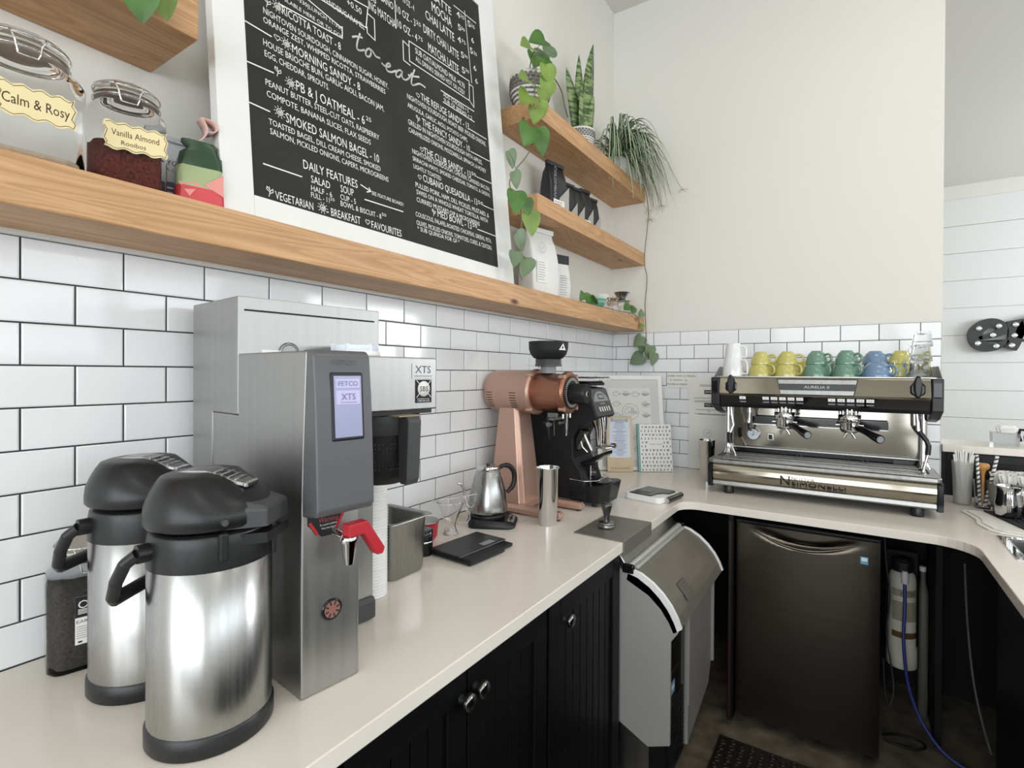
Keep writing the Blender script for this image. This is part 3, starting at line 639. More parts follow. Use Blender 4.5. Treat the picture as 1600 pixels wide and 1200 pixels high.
# pillar and drip tray
b=MB(); b.box(.112,.170,.110,.256,.0,.4545); b.box(.170,.325,.108,.245,.034,.286); obj('inner_pillar',b,m_brewer,br,bevel=.002)
b=MB(); b.prism([(.18,.003),(.335,.003),(.335,.040),(.327,.052),(.326,.034),(.18,.034)],.110,.247,'y'); obj('drip_tray',b,m_greyp,br,bevel=.006,seg=3)
# hot water tap
tap=MB(); 
tap.cyl((.486,.055,.268),(.525,.055,.262),.006,n=14); tap.lathe([(.0075,0),(.0095,.012),(.013,.036),(.015,.042),(.013,.046)],(.535,.055,.222),n=24); tp=obj('hot_water_tap',tap,m_chrome,br)
b=MB(); b.prism([(.049,.288),(.085,.289),(.119,.236),(.115,.226),(.104,.226),(.078,.268),(.049,.268)],.524,.546,'x'); obj('tap_lever',b,m_red,tp,bevel=.002)
b=MB(); b.prism([(.010,.307),(.080,.305),(.058,.262),(.034,.262),(.010,.285)],.486,.4875,'x'); wl=obj('warning_label',b,m_ink,col)
b=MB(); text(b,'Warning',(.4880,.028,.286),(0,1,0),(0,0,1),w=.036,h=.008); obj('warning_word',b,mat('dull red print','A5474B',.5),col)
b=MB(); text(b,'Do not remove this label. Hot water.',(.488,.014,.299),(0,1,0),(0,0,1),w=.060,h=.0035); text(b,'To avoid scalding,',(.488,.030,.280),(0,1,0),(0,0,1),w=.032,h=.003); text(b,'Very hot liquid',(.488,.033,.274),(0,1,0),(0,0,1),w=.026,h=.003); obj('warning_print',b,m_paper,col)
b=MB(); b.ribbon([(.488,.013,.288),(.488,.026,.268)],.005,(1,0,0)); b.ribbon([(.488,.076,.300),(.488,.058,.268)],.005,(1,0,0)); obj('warning_bars',b,m_red,col)
b=MB(); b.M=Matrix.Translation((.486,.053,.134))@Matrix.Rotation(PI/2,4,'Y'); b.lathe([(.0185,0),(.0185,.002),(.016,.003)],n=28); bz=obj('round_sticker',b,m_blackg,col)
b=MB(); b.M=Matrix.Translation((.4885,.053,.134))@Matrix.Rotation(PI/2,4,'Y'); b.lathe([(.0145,0),(.0145,.0008)],n=28); 
obj('sticker_face',b,mat('brown sticker','8A6258',.4),bz)
b=MB()
for a in range(8):
    c,s_=math.cos(a*PI/4+.3),math.sin(a*PI/4+.3); b.ribbon([(.4896,.053+.008*c,.134+.008*s_),(.4896,.053+.013*c,.134+.013*s_)],.0025,(1,0,0))
obj('sticker_rays',b,m_ink,bz)
for x,y in ((.03,.03),(.03,.30),(.45,.03),(.45,.08)):
    b=MB().lathe([(.012,-.0),(.014,.03)],(x,y,0),n=14)
    if x<.1: obj('foot',b,m_blackp,br)
# white plastic lid on the brew head
t=thing('plastic_lid','round white plastic lid lying on top of the coffee brewer','lid',(.375,-2.262,CT+.5725))
b=MB().lathe([(.050,0),(.052,.003),(.052,.010),(.047,.012)],n=36); obj('rim',b,m_whitep,t)
b=MB().lathe([(.046,.012),(.048,.014),(.048,.022),(.044,.025),(.03,.025),(.028,.022)],n=36); 
for i in range(6):
    a=i*PI/3; b.box(.046*math.cos(a)-.003,.046*math.cos(a)+.003,.046*math.sin(a)-.003,.046*math.sin(a)+.003,.006,.026)
obj('crown',b,mat('bluish white plastic','DDE4EE',.35),t)
# ================================================================ PAPER CUPS (nested, upside down)
proto=None
for i in range(45):
    if proto is None:
        proto=thing('paper_cup','white paper cup nested rim down in the tall stack right of the coffee brewer','cup',(.300,-2.155,CT+.0005),0,'stacked white paper cups')
        b=MB(); b.lathe([(.0385,.002),(.0265,.096),(.0262,.098)],n=28,cap0=False); obj('cup_wall',b,m_whitep,proto)
        b=MB(); b.tube([(.0388*math.cos(2*PI*k/28),.0388*math.sin(2*PI*k/28),.0022) for k in range(29)],.0022,6); obj('rolled_rim',b,m_whitep,proto)
    else: dup(proto,(.300,-2.155,CT+.0005+i*.00745))
# ================================================================ STEEL PAN
t=thing('steam_table_pan','deep stainless steam table pan standing open right of the cup stack','pan',(.222,-2.020,CT+.0005))
b=MB(); W1,D1=.176,.150
outer=[rrect(0,0,.142,.118,.02,.001),rrect(0,0,.150,.126,.024,.010),rrect(0,0,.158,.134,.022,.145),rrect(0,0,.162,.138,.02,.150),rrect(0,0,.176,.152,.014,.152),rrect(0,0,.177,.153,.014,.149)]
inner=[rrect(0,0,.158,.134,.02,.1505),rrect(0,0,.154,.130,.022,.145),rrect(0,0,.146,.122,.024,.014),rrect(0,0,.135,.112,.02,.006)]
b.loft(outer,True,False); b.loft([rrect(0,0,.176,.152,.014,.1525)]+inner,False,True); b.v=[v for v in b.v]
obj('pan_shell',b,m_steel,t)
# ================================================================ small things between pan and scale
t=thing('canister','small gloss black canister with a silver band beside the steel pan','canister',(.215,-1.880,CT+.0005))
b=MB().lathe([(.024,0),(.025,.002),(.025,.055)],n=28); obj('tin',b,m_blackg,t)
b=MB().lathe([(.0255,.037),(.0262,.038),(.0262,.041),(.0255,.042)],n=28,cap0=False,cap1=False); obj('silver_band',b,m_chrome,t)
b=MB().lathe([(.026,.055),(.026,.072),(.022,.075)],n=28); obj('cap',b,m_blackg,t)
t=thing('tea_tin','round steel bowl with a red outside behind the black canister','bowl',(.135,-1.800,CT+.0005))
b=MB().lathe([(.030,0),(.043,.020),(.047,.062),(.049,.066)],n=32,cap1=False); b.lathe([(.048,.066),(.044,.060),(.028,.006)],n=32,cap0=False); obj('bowl_wall',b,m_red,t)
b=MB().lathe([(.047,.0655),(.049,.068),(.046,.069),(.02,.070)],n=32); obj('steel_top',b,m_steel,t)
# ================================================================ GLASS DRIPPER
t=thing('glass_server','clear glass pour-over server with curled handle, standing left of the kettle','glass server',(.152,-1.690,CT+.0005),math.radians(30))
b=MB(); b.lathe([(.022,.0),(.026,.004),(.022,.010),(.016,.030),(.022,.050),(.042,.098),(.046,.108)],n=32,cap1=False)
b.lathe([(.044,.108),(.040,.098),(.019,.050),(.013,.030),(.019,.012)],n=32,cap0=False); obj('glass_cone',b,m_glass,t)
b=MB(); b.tube([(.0465*math.cos(2*PI*k/32),.0465*math.sin(2*PI*k/32),.109) for k in range(33)],.0022,6); obj('glass_rim',b,m_glass,t)
b=MB(); b.tube([(.030,0,.078),(.050,0,.085),(.062,0,.072),(.063,0,.052),(.050,0,.038),(.022,0,.036)],.004,8); obj('glass_handle',b,m_glass,t)
b=MB(); b.tube([(-.05,.0,.112),(-.02,.005,.114),(.02,.01,.114),(.09,.02,.122)],.0018,8); b.sphere((-.052,0,.112),.008,12,8,1.4,1,.35)
s_=thing('stirring_spoon','thin steel bar spoon lying across the glass server','spoon',(.152,-1.690,CT+.002),math.radians(48)); obj('spoon_shaft',b,m_chrome,s_)
# ================================================================ KETTLE
t=thing('kettle_base','black electric kettle base with grey button panel','kettle base',(.190,-1.518,CT+.0005),math.radians(28))
b=MB(); b.loft([[(x,y,0) for x,y,_ in rrect(.010,0,.165,.145,.03,0)],[(x,y,.010) for x,y,_ in rrect(.010,0,.167,.147,.03,0)],[(x,y,.030-max(0,x-.03)*.28) for x,y,_ in rrect(.006,0,.150,.132,.03,0)]]); bb=obj('base_body',b,m_blackp,t)
b=MB(); b.lathe([(.062,.024),(.066,.034),(.066,.040),(.05,.042)],(-.010,0,0),n=36); obj('turntable',b,m_blackp,t)
b=MB(); b.add([(.0655,-.040,.0235),(.086,-.034,.0175),(.086,.034,.0175),(.0655,.040,.0235),(.0655,-.040,.0215),(.086,-.034,.0155),(.086,.034,.0155),(.0655,.040,.0215)],[(0,1,2,3),(7,6,5,4),(0,4,5,1),(1,5,6,2),(2,6,7,3),(3,7,4,0)]); pnl=obj('button_panel',b,m_midgrey,t)
b=MB(); b.add([(.069,-.014,.0236),(.080,-.012,.0203),(.080,.012,.0203),(.069,.014,.0236)],[(0,1,2,3)])
for y in (-.030,-.021,.021,.030): b.add([(.072,y-.003,.0227),(.078,y-.003,.0209),(.078,y+.003,.0209),(.072,y+.003,.0227)],[(0,1,2,3)])
obj('button_marks',b,m_ink,pnl)
k=thing('gooseneck_kettle','brushed steel gooseneck kettle with black loop handle on its base','kettle',(.181,-1.522,CT+.0435),math.radians(28))
b=MB(); b.lathe([(.062,0),(.069,.003),(.070,.012),(.069,.035),(.062,.078),(.052,.115),(.044,.138),(.040,.148)],n=48); kb=obj('kettle_body',b,m_steelv,k)
b=MB(); b.lathe([(.0405,.147),(.0425,.149),(.0425,.160),(.040,.164),(.034,.165),(.015,.163),(.006,.164)],n=36); obj('kettle_lid',b,m_chrome,k)
b=MB(); b.lathe([(.006,.163),(.005,.165),(.008,.168),(.004,.170)],n=16); obj('lid_knob',b,m_blackp,k)
b=MB(); Q=smooth_pts([(0,0)],1) if False else None
pts=[(.012,.148),(.030,.158),(.055,.156),(.074,.138),(.080,.110),(.072,.080),(.050,.060)]
cs=smooth_pts(pts,6); cen=Vector((math.cos(math.radians(35)),math.sin(math.radians(35))))
hp=[(cen.x*(p.x+.028),cen.y*(p.x+.028),p.y) for p in cs]; b.tube(hp,[.0095 if 8<i<len(hp)-4 else .0075 for i in range(len(hp))],10); obj('kettle_handle',b,m_blackp,k)
b=MB(); sd=Vector((math.cos(math.radians(-140)),math.sin(math.radians(-140))))
sp=smooth_pts([(.064,.022),(.078,.028),(.090,.045),(.094,.070),(.100,.095),(.112,.112),(.122,.112)],5); b.tube([(sd.x*p.x,sd.y*p.x,p.y) for p in sp],.0042,10); obj('gooseneck_spout',b,m_chrome,k)
b=MB(); 
a0=math.radians(-86)
vs,fs=text_geo('bonavita'); x0=min(v[0] for v in vs); x1=max(v[0] for v in vs)
b.add([((.0708)*math.cos(a0+(x-x0)/(x1-x0)*.62),(.0708)*math.sin(a0+(x-x0)/(x1-x0)*.62),.006+y*.009) for x,y in vs],fs); obj('brand_lettering',b,m_ink,kb)
# ================================================================ DIGITAL SCALE (black)
t=thing('coffee_scale','slim black digital scale with stepped front lying on the counter','scale',(0,0,0))
A=Vector((.233,-1.874,0)); B_=Vector((.397,-1.886,0)); dx=(B_-A).normalized(); dy=Vector((-dx.y,dx.x,0))
SM=Matrix(((dx.x,dy.x,0,A.x),(dx.y,dy.y,0,A.y),(0,0,1,CT+.0005),(0,0,0,1)))
b=MB(); b.M=SM; b.box(0,.163,0,.150,.003,.013); b.box(.125,.163,0,.15,.013,.018); obj('base_plate',b,m_black,t,bevel=.003)
b=MB(); b.M=SM; b.box(-.002,.122,-.002,.205,.0135,.020); pf=obj('weighing_platform',b,m_blackp,t,bevel=.003)
b=MB(); b.M=SM; b.box(.088,.112,.115,.165,.0202,.0206); obj('badge',b,m_midgrey,pf)
b=MB(); b.M=SM; b.box(.02,.15,.148,.205,.003,.0130); obj('rear_block',b,m_black,t,bevel=.003)
for x,y in ((.01,.01),(.15,.01),(.01,.14),(.15,.14)):
    b=MB(); b.M=SM; b.lathe([(.006,0),(.006,.0035)],(x,y,0),n=12); obj('foot',b,m_blackp,t)
# ================================================================ COPPER GRINDER
ek=thing('copper_coffee_grinder','tall copper coloured shop coffee grinder with black funnel hopper and black dial knob','coffee grinder',(0.012,-1.268,CT+.0005))
for s in (-1,1):
    b=MB(); y=s*.085
    b.loft([[(x,y-w,z) for x,w,z in ()] or [(.10,y-.018,.008),(.375,y-.018,.008),(.375,y+.018,.008),(.10,y+.018,.008)],[(.10,y-.019,.022),(.380,y-.019,.020),(.380,y+.019,.020),(.10,y+.019,.022)],[(.10,y-.011,.036),(.372,y-.011,.032),(.372,y+.011,.032),(.10,y+.011,.036)]],smooth=False); obj('foot_bar',b,m_copper,ek,bevel=.002)
    for x in (.12,.36):
        b=MB().lathe([(.010,0),(.011,.009)],(x,y,0),n=16); obj('rubber_foot',b,m_blackp,ek)
b=MB().box(.06,.20,-.07,.07,.010,.034); obj('cross_plate',b,m_copper,ek,bevel=.003)
b=MB(); b.loft([[(.045,-.078,.034),(.185,-.078,.034),(.200,-.060,.034),(.200,.060,.034),(.185,.078,.034),(.045,.078,.034)],[(.075,-.056,.405),(.145,-.056,.405),(.158,-.040,.405),(.158,.040,.405),(.145,.056,.405),(.075,.056,.405)]],smooth=False); obj('column',b,m_copper,ek,bevel=.003)
def axx(b,x,y=0,z=.465): b.M=Matrix.Translation((x,y,z))@Matrix.Rotation(PI/2,4,'Y')
b=MB(); axx(b,0); b.lathe([(.055,.002),(.072,.008),(.083,.022),(.086,.040),(.086,.208),(.090,.212),(.090,.222),(.080,.226)],n=56); dr=obj('motor_drum',b,m_copper,ek)
for cx in (.045,.155):
    b=MB()
    for i in range(7):
        a=math.radians(-100-i*6.5); r=.0864; y=r*math.cos(a)*1; 
        yy=-r*math.cos(math.radians(2+i*7)); zz=.465-r*math.sin(math.radians(2+i*7))-.0
        b.box(cx-.014,cx+.014,yy-.0006,yy+.001,zz-.0012,zz+.0012)
    obj('vent_slots',b,mat('vent dark','3A2A26',.7),dr)
b=MB(); axx(b,.222); b.lathe([(.072,0),(.074,.004),(.072,.115),(.076,.120),(.080,.128),(.080,.140),(.076,.146),(.070,.148)],n=56); hb=obj('burr_housing',b,m_copperp,ek)
b=MB()
for a in (50,130,230,310):
    for x0,x1,r in ((.205,.235,.088),):
        c,s_=math.cos(math.radians(a)),math.sin(math.radians(a)); b.cyl((x0,r*c,.465+r*s_),(x1,r*c,.465+r*s_),.008,n=12)
    c,s_=math.cos(math.radians(a)),math.sin(math.radians(a)); b.cyl((.345,.078*c,.465+.078*s_),(.369,.078*c,.465+.078*s_),.009,n=12)
obj('bolt_bosses',b,m_copper,ek)
b=MB(); axx(b,.370); b.lathe([(.062,0),(.063,.003),(.058,.004)],n=48); dl=obj('dial_ring',b,m_blackp,ek)
b=MB()
for i in range(40):
    a=2*PI*i/40; c,s_=math.cos(a),math.sin(a); b.ribbon([(.3745,.047*c,.465+.047*s_),(.3745,.056*c,.465+.056*s_)],.0022,(1,0,0))
obj('dial_marks',b,m_paper,dl)
b=MB(); axx(b,.372,-.004,.462)
rings=[]
for z,r in ((0,.034),(.006,.036),(.060,.036),(.066,.033)):
    rings.append([((r+(.0022 if i%2 else 0))*math.cos(2*PI*i/48),(r+(.0022 if i%2 else 0))*math.sin(2*PI*i/48),z) for i in range(48)])
b.loft(rings); kn=obj('adjust_knob',b,m_blackp,ek)
b=MB(); axx(b,.438,-.004,.462); b.lathe([(.011,0),(.009,.002)],n=6,smooth=False); obj('knob_star',b,m_chrome,kn)
b=MB(); b.lathe([(.030,.538),(.030,.565)],(.268,0,0),n=32); obj('hopper_neck',b,m_midgrey,ek)
b=MB(); b.lathe([(.052,.565),(.052,.572),(.050,.574),(.050,.590),(.046,.594)],(.268,0,0),n=36); hc=obj('hopper_collar',b,m_greyp,ek)
b=MB(); b.box(.215,.225,-.006,.006,.560,.568); b.box(.17,.225,-.008,.004,.566,.569); obj('slide_gate',b,m_chrome,hc)
b=MB(); b.lathe([(.046,.592),(.058,.598),(.070,.612),(.076,.632),(.077,.658),(.0775,.660),(.074,.660),(.072,.634),(.066,.614),(.05,.602)],(.268,0,0),n=48); hp=obj('bean_hopper',b,m_black,ek)
b=MB(); 
def onh(a,z): r=.0782; return (.268+r*math.cos(a),r*math.sin(a),z)
b.add([onh(-.52,.618+.008),onh(-.05,.618+.008),onh(-.25,.652)],[(0,1,2)]); obj('hazard_triangle',b,m_paper,hp)
b=MB(); b.add([onh(-.36,.632),onh(-.22,.632),onh(-.27,.643)],[(0,1,2)]); b.v=[(x+.0006,y-.0006,z) for x,y,z in b.v]; obj('triangle_mark',b,m_ink,hp)
b=MB(); b.box(.285,.325,-.034,-.020,.37,.388); b.box(.300,.318,-.05,.03,.36,.37); b.cyl((.30,-.04,.345),(.30,-.055,.345),.010,n=14); b.cyl((.33,-.02,.35),(.33,.02,.35),.006,n=10); obj('chute_clamp',b,m_steeld,ek,bevel=.001)
b=MB(); b.loft([rrect(.325,0,.050,.040,.008,.386),rrect(.325,0,.046,.036,.008,.300)]); obj('clear_chute',b,m_thin,ek)
b=MB(); b.cyl((.285,-.03,.37),(.292,-.03,.285),.007,.003,n=12); b.cyl((.27,-.035,.348),(.30,-.035,.348),.008,n=12); obj('chute_knocker',b,m_blackg,ek)
for y in (-.028,.028):
    b=MB().cyl((.35,y,.385),(.35,y,.368),.005,n=12); obj('housing_screw',b,m_chrome,ek)
b=MB(); b.M=Matrix.Translation((.075,-.0775,.055))@Matrix.Rotation(PI/2,4,'X'); b.lathe([(.005,0),(.004,.003)],n=14); obj('column_screw',b,m_chrome,ek)
# ================================================================ STEEL TUMBLERS
def tumbler(label,loc,h,rt,rb,m):
    t=thing('shaker_tin',label,'tumbler',loc)
    b=MB(); b.lathe([(rb,0),(rb+.001,.003),(rt-.001,h-.003),(rt+.0015,h-.001),(rt,h)],n=48,cap1=False); b.lathe([(rt-.001,h),(rt-.0025,h-.004),(rb-.001,.006)],n=48,cap0=False); obj('tin_wall',b,m,t); return t
tumbler('tall mirror polished steel tumbler in front of the copper grinder',(.365,-1.412,CT+.0005),.204,.0415,.031,m_chrome)
tumbler('steel tumbler standing left of the espresso machine against the notice sheet',(.650,-.300,CT+.0005),.205,.040,.032,m_chrome)
# ================================================================ BLACK GRINDER
mg=thing('black_coffee_grinder','black on-demand coffee grinder with tilted display panel, right of the copper grinder','coffee grinder',(.10,-1.035,CT+.0005))
yl,yr=-.085,.090
b=MB(); b.prism([(.0,.022),(.27,.022),(.275,.06),(.245,.14),(.212,.19),(.208,.27),(.235,.325),(.30,.352),(.318,.36),(.272,.478),(.14,.490),(.0,.470)],yl,yr,'y'); gb=obj('grinder_body',b,m_black,mg,bevel=.004,seg=3)
# sloped control face  from (.322,.365) to (.276,.478)
def cf(u,v,o=.003):  # u across 0..1 (y), v up 0..1
    x=.318+(.273-.318)*v; z=.362+(.476-.362)*v; nx,nz=.93,.367
    return (x+nx*o,yl+(yr-yl)*u,z+nz*o)
def cquad(b,u0,u1,v0,v1,o): b.add([cf(u0,v0,o),cf(u1,v0,o),cf(u1,v1,o),cf(u0,v1,o)],[(0,1,2,3)])
b=MB(); 
vs=[cf(u,v,o) for o in (-.002,.006) for u,v in ((.02,.02),(.98,.02),(.98,.97),(.02,.97))]
b.add(vs,[(4,5,6,7),(0,1,5,4),(1,2,6,5),(2,3,7,6),(3,0,4,7)]); cp=obj('control_face',b,m_greyp,mg,bevel=.001)
b=MB(); pts=[cf(.08+.84*i/12,.52+.36*math.sin(PI*i/12)**.6,.0066) for i in range(13)]; b.poly(pts); obj('display_surround',b,m_midgrey,cp)
b=MB(); cquad(b,.36,.66,.60,.78,.0070); obj('display',b,m_ink,cp)
b=MB(); cquad(b,.39,.63,.63,.75,.0073); obj('display_glass',b,mat('grey lcd','8C949A',.2),cp)
for i in range(5):
    b=MB(); u=.22+.13*i; cquad(b,u,u+.055,.17,.33,.0075); obj('button',b,m_paper,cp)
b=MB(); cquad(b,.36,.62,.42,.46,.007); obj('face_print',b,m_midgrey,cp)
b=MB(); b.box(.16,.275,yl+.02,yr-.005,.488,.500); b.box(.15,.27,yl+.01,yr-.01,.500,.506); obj('hopper_base',b,m_black,mg,bevel=.002)
b=MB(); b.box(.13,.30,yl,yr+.01,.507,.519); hs=obj('hopper_slide',b,m_thin,mg,bevel=.003)
b=MB(); b.box(.12,.29,yl-.004,yr+.012,.5195,.524); obj('slide_cover',b,m_steeld,mg,bevel=.001)
# spout and chrome fork
b=MB(); b.loft([rrect(.285,.005,.062,.070,.015,.362),rrect(.290,.005,.055,.06,.015,.34),rrect(.297,.005,.040,.045,.012,.30),rrect(.297,.005,.034,.040,.012,.235)],True,True); obj('chrome_spout',b,m_chrome,mg)
b=MB(); b.M=Matrix.Translation((.223,-.045,.262))@Matrix.Rotation(math.radians(28),4,'Y'); b.box(-.012,.012,-.02,.03,-.055,.05); obj('side_flap',b,m_blackg,mg,bevel=.004)
b=MB(); b.tube([(.24,-.05,.30),(.262,-.055,.26),(.28,-.05,.225)],.006,8); b.tube([(.225,-.052,.275),(.243,-.058,.235),(.262,-.05,.215)],.004,8); obj('flap_rods',b,m_chrome,mg)
b=MB(); b.prism([(.225,.17),(.30,.205),(.330,.220),(.330,.205),(.30,.185),(.235,.150)],-.045,.050,'y'); obj('portafilter_fork',b,m_blackg,mg,bevel=.004)
b=MB(); b.tube([(.29,-.03,.235),(.335,-.032,.235),(.355,-.02,.238)],.0045,8); b.tube([(.29,.04,.235),(.335,.042,.235),(.355,.03,.238)],.0045,8); b.cyl((.348,-.01,.246),(.366,-.01,.246),.010,n=14); obj('fork_arms',b,m_chrome,mg)
b=MB(); b.box(.262,.268,-.03,.02,.075,.160); fp=obj('chrome_plate',b,m_chrome,mg,bevel=.001)
for z in (.14,.115,.09):
    b=MB().cyl((.268,-.005,z),(.276,-.005,z),.007,n=14); obj('plate_screw',b,m_blackg,fp)
b=MB(); b.tube([(.20,-.088,.105),(.27,-.09,.103),(.31,-.06,.104),(.31,.06,.104),(.27,.088,.103)],.0022,6); obj('wire_guard',b,m_chrome,mg)
b=MB(); b.loft([[(.20,yl,.018),(.325,yl+.005,.018),(.350,yl+.05,.018),(.350,yr-.04,.018),(.325,yr,.018),(.20,yr,.018)],[(.20,yl-.01,.075),(.335,yl,.088),(.365,yl+.04,.095),(.365,yr-.03,.095),(.335,yr+.006,.092),(.20,yr+.01,.078)]],smooth=False); obj('grounds_tray',b,m_blackp,mg,bevel=.004,seg=3)
b=MB(); b.lathe([(.055,.0955),(.058,.097),(.062,.0962)],(.295,.003,0),n=36,cap0=False,cap1=False); b.lathe([(.001,.0962),(.05,.0958)],(.295,.003,0),n=30); obj('tray_rim',b,m_blackg,mg)
for x,y in ((.02,-.07),(.02,.07),(.30,-.06),(.30,.07)):
    b=MB().lathe([(.011,0),(.012,.022)],(x,y,0),n=16); obj('rubber_foot',b,m_blackp,mg)
# ================================================================ TAMPING PLATE AND TAMPER
b=MB().box(.490,.667,-1.452,-1.190,CT+.0003,CT+.004); b.box(.6665,.6695,-1.452,-1.190,CT-.045,CT+.004); tag(obj('tamping_plate',b,mat('plate steel','8C8882',.45,.7,rvar=.1,vscale=9),bevel=.001),'dull steel plate set into the worktop edge above the ice maker','plate')
t=thing('tamper','dark steel coffee tamper standing on the dull steel plate','tamper',(.562,-1.345,CT+.0045))
b=MB(); b.lathe([(.027,0),(.029,.002),(.029,.010),(.027,.013),(.029,.015),(.028,.019),(.012,.022)],n=36); obj('tamper_base',b,m_steeld,t)
b=MB(); b.lathe([(.012,.021),(.010,.034),(.012,.048),(.017,.066),(.0195,.078),(.018,.084),(.010,.086)],n=32); obj('tamper_handle',b,mat('dark pewter','5C5C5C',.3,.9),t)
# ================================================================ WHITE SCALE with black tray
A=Vector((.443,-.893,0)); B_=Vector((.612,-.925,0)); dx=(B_-A).normalized(); dy=Vector((-dx.y,dx.x,0))
SM=Matrix(((dx.x,dy.x,0,A.x),(dx.y,dy.y,0,A.y),(0,0,1,CT+.0005),(0,0,0,1)))
t=thing('white_scale','white square box with a glossy black tray on top near the inner corner','scale',(.52,-.80,CT))
def LM(M_,loc): return Matrix.Translation(-Vector(loc))@M_
SL=LM(SM,(.52,-.80,CT)); b=MB(); b.M=SL; b.loft([rrect(.085,.085,.166,.166,.02,.0),rrect(.085,.085,.172,.172,.022,.004),rrect(.085,.085,.172,.172,.022,.026)],smooth=False); obj('white_base',b,m_whitep,t,bevel=.001)
b=MB(); b.M=SL; b.prism([(.022,.010),(.125,.010),(.128,.06),(.140,.085),(.165,.095),(.165,.150),(.150,.165),(.022,.165)],.0265,.030,'z'); tr=obj('black_tray',b,m_blackg,t,bevel=.001)
b=MB(); b.M=SL; b.prism([(.04,.03),(.10,.03),(.10,.065),(.04,.065)],.0301,.0304,'z'); obj('tray_badge',b,m_greyp,tr)
t=thing('portafilter_brush','black and chrome ribbed handle lying at the right edge of the white box','brush',(.635,-.80,CT+.013))
b=MB(); b.cyl((-.008,-.085,.0),(.012,.055,.0),.012,n=20); obj('ribbed_grip',b,m_blackg,t)
b=MB(); 
for k in (-.5,0,.5): b.cyl((-.008+.011*math.cos(1.2+k),-.085,.011*math.sin(1.2+k)),(.012+.011*math.cos(1.2+k),.055,.011*math.sin(1.2+k)),.0018,n=8)
b.cyl((-.0085,-.089,0),(-.008,-.085,0),.0125,n=20); obj('chrome_strips',b,m_chrome,t)
# ================================================================ LEANING POSTER, CLIPBOARD, NOTEBOOK
def leaner(name,label,cat,p0,ang,tilt):
    t=thing(name,label,cat,(p0[0],p0[1],CT+.0008)); c,s_=math.cos(ang),math.sin(ang)
    R=Vector((c,s_,0)); bk=Vector((-s_,c,0)); U=(Vector((0,0,1))*math.cos(tilt)+bk*math.sin(tilt)).normalized(); Nn=R.cross(U)
    return t,Matrix(((R.x,U.x,Nn.x,0),(R.y,U.y,Nn.y,0),(R.z,U.z,Nn.z,0),(0,0,0,1)))
an=math.radians(31)
t,LMx=leaner('coffee_poster','white framed coffee drinks poster leaning across the tiled corner','poster',(.088,-.381),an,.275)
PW,PH=.375,.548
b=MB(); f=.024; b.box(0,f,0.004,PH,-.014,0); b.box(PW-f,PW,0.004,PH,-.014,0); b.box(f,PW-f,0.004,f,-.014,0); b.box(f,PW-f,PH-f,PH,-.014,0); obj('frame',b,m_frame,t,M=LMx,bevel=.001)
b=MB(); b.box(f,PW-f,f,PH-f,-.010,-.006); mt=obj('mat_board',b,mat('grey mat board','CFCFCD',.8),t,M=LMx)
b=MB(); b.box(f+.045,PW-f-.045,f+.04,PH-f-.050,-.0058,-.005); sh=obj('print_sheet',b,mat('print paper','DDDDDA',.75),mt,M=None)
sh.matrix_local=Matrix.Identity(4)
def cupicon(b,x,y,w,kind):
    z=-.0046; n=10
    if kind==0: P=[(x+w/2*math.cos(a),y+w*.42*math.sin(a),z) for a in [PI+PI*i/n for i in range(n+1)]]; b.ribbon(P+[P[0]],.0016,(0,0,1))
    else: b.ribbon([(x-w/2,y,z),(x-w*.4,y-w*.5,z),(x+w*.4,y-w*.5,z),(x+w/2,y,z),(x-w/2,y,z)],.0016,(0,0,1))
    b.ribbon([(x+w/2,y-.003,z),(x+w*.68,y-.006,z),(x+w*.45,y-w*.28,z)],.0016,(0,0,1))
    b.ribbon([(x-w*.3,y+.008,z),(x+w*.3,y+.008,z)],.0018,(0,0,1))
b=MB(); bf=MB()
k=0
for yy in (.445,.385,.320,.255,.19,.125):
    for xx in (.10,.155,.21,.265,.30)[:5]:
        if .12<xx<.25 and .24<yy<.40: continue
        if xx==.30 and yy: continue
        cupicon(b,xx+.012,yy,.040,k%3//2); 
        bf.prism([(xx+.012+.017*math.cos(a),yy-.003+.015*math.sin(a)) for a in [PI+PI*i/8 for i in range(9)]],-.0049,-.0047,'z') if k%2 else None
        k+=1
cx,cy=.190,.335
b.ribbon([(cx+.046*math.cos(2*PI*i/30),cy+.046*math.sin(2*PI*i/30),-.0046) for i in range(31)],.0016,(0,0,1))
for st in ([(-.012,.014),(-.022,.018),(-.032,.004),(-.028,-.012),(-.018,-.008)],[(-.014,-.004),(-.008,.004),(-.002,-.004),(-.008,-.012),(-.014,-.004)],[(0,-.012),(.006,.014),(.009,.018),(.006,-.022)],[(.010,-.012),(.016,.014),(.019,.018),(.016,-.022)],[(.020,-.006),(.026,0),(.022,.004),(.019,-.006),(.026,-.012),(.032,-.006)],[(.030,-.006),(.036,0),(.032,.004),(.030,-.006),(.036,-.012),(.042,-.008)]):
    b.ribbon([(p.x+cx,p.y+cy,-.0046) for p in smooth_pts(st,4)],.0016,(0,0,1))
text(b,'TYPES OF',(.168,.358,-.0046),(1,0,0),(0,1,0),h=.006)
obj('poster_print',b,mat('grey print','6E6E6E',.8),sh); obj('cup_fills',bf,mat('light grey print','A9A9A7',.8),sh)
an2=math.radians(34)
t,LMx=leaner('clipboard','small wooden clipboard with a printed coffee list leaning on the framed poster','clipboard',(.146,-.388),an2,.17)
b=MB(); b.loft([rrect(.071,.155,.142,.308,.008,-.006),rrect(.071,.155,.142,.308,.008,0)],smooth=False); 
obj('board',b,mat('pale plywood','CDBB9C',.55,var=.06,vscale=30,stretch=(1,12,1)),t,M=LMx)
bd_=t.children[0]
b=MB(); b.box(.014,.128,.078,.290,.0003,.001); ps=obj('list_sheet',b,mat('bluish paper','D5DBEA',.7),bd_)
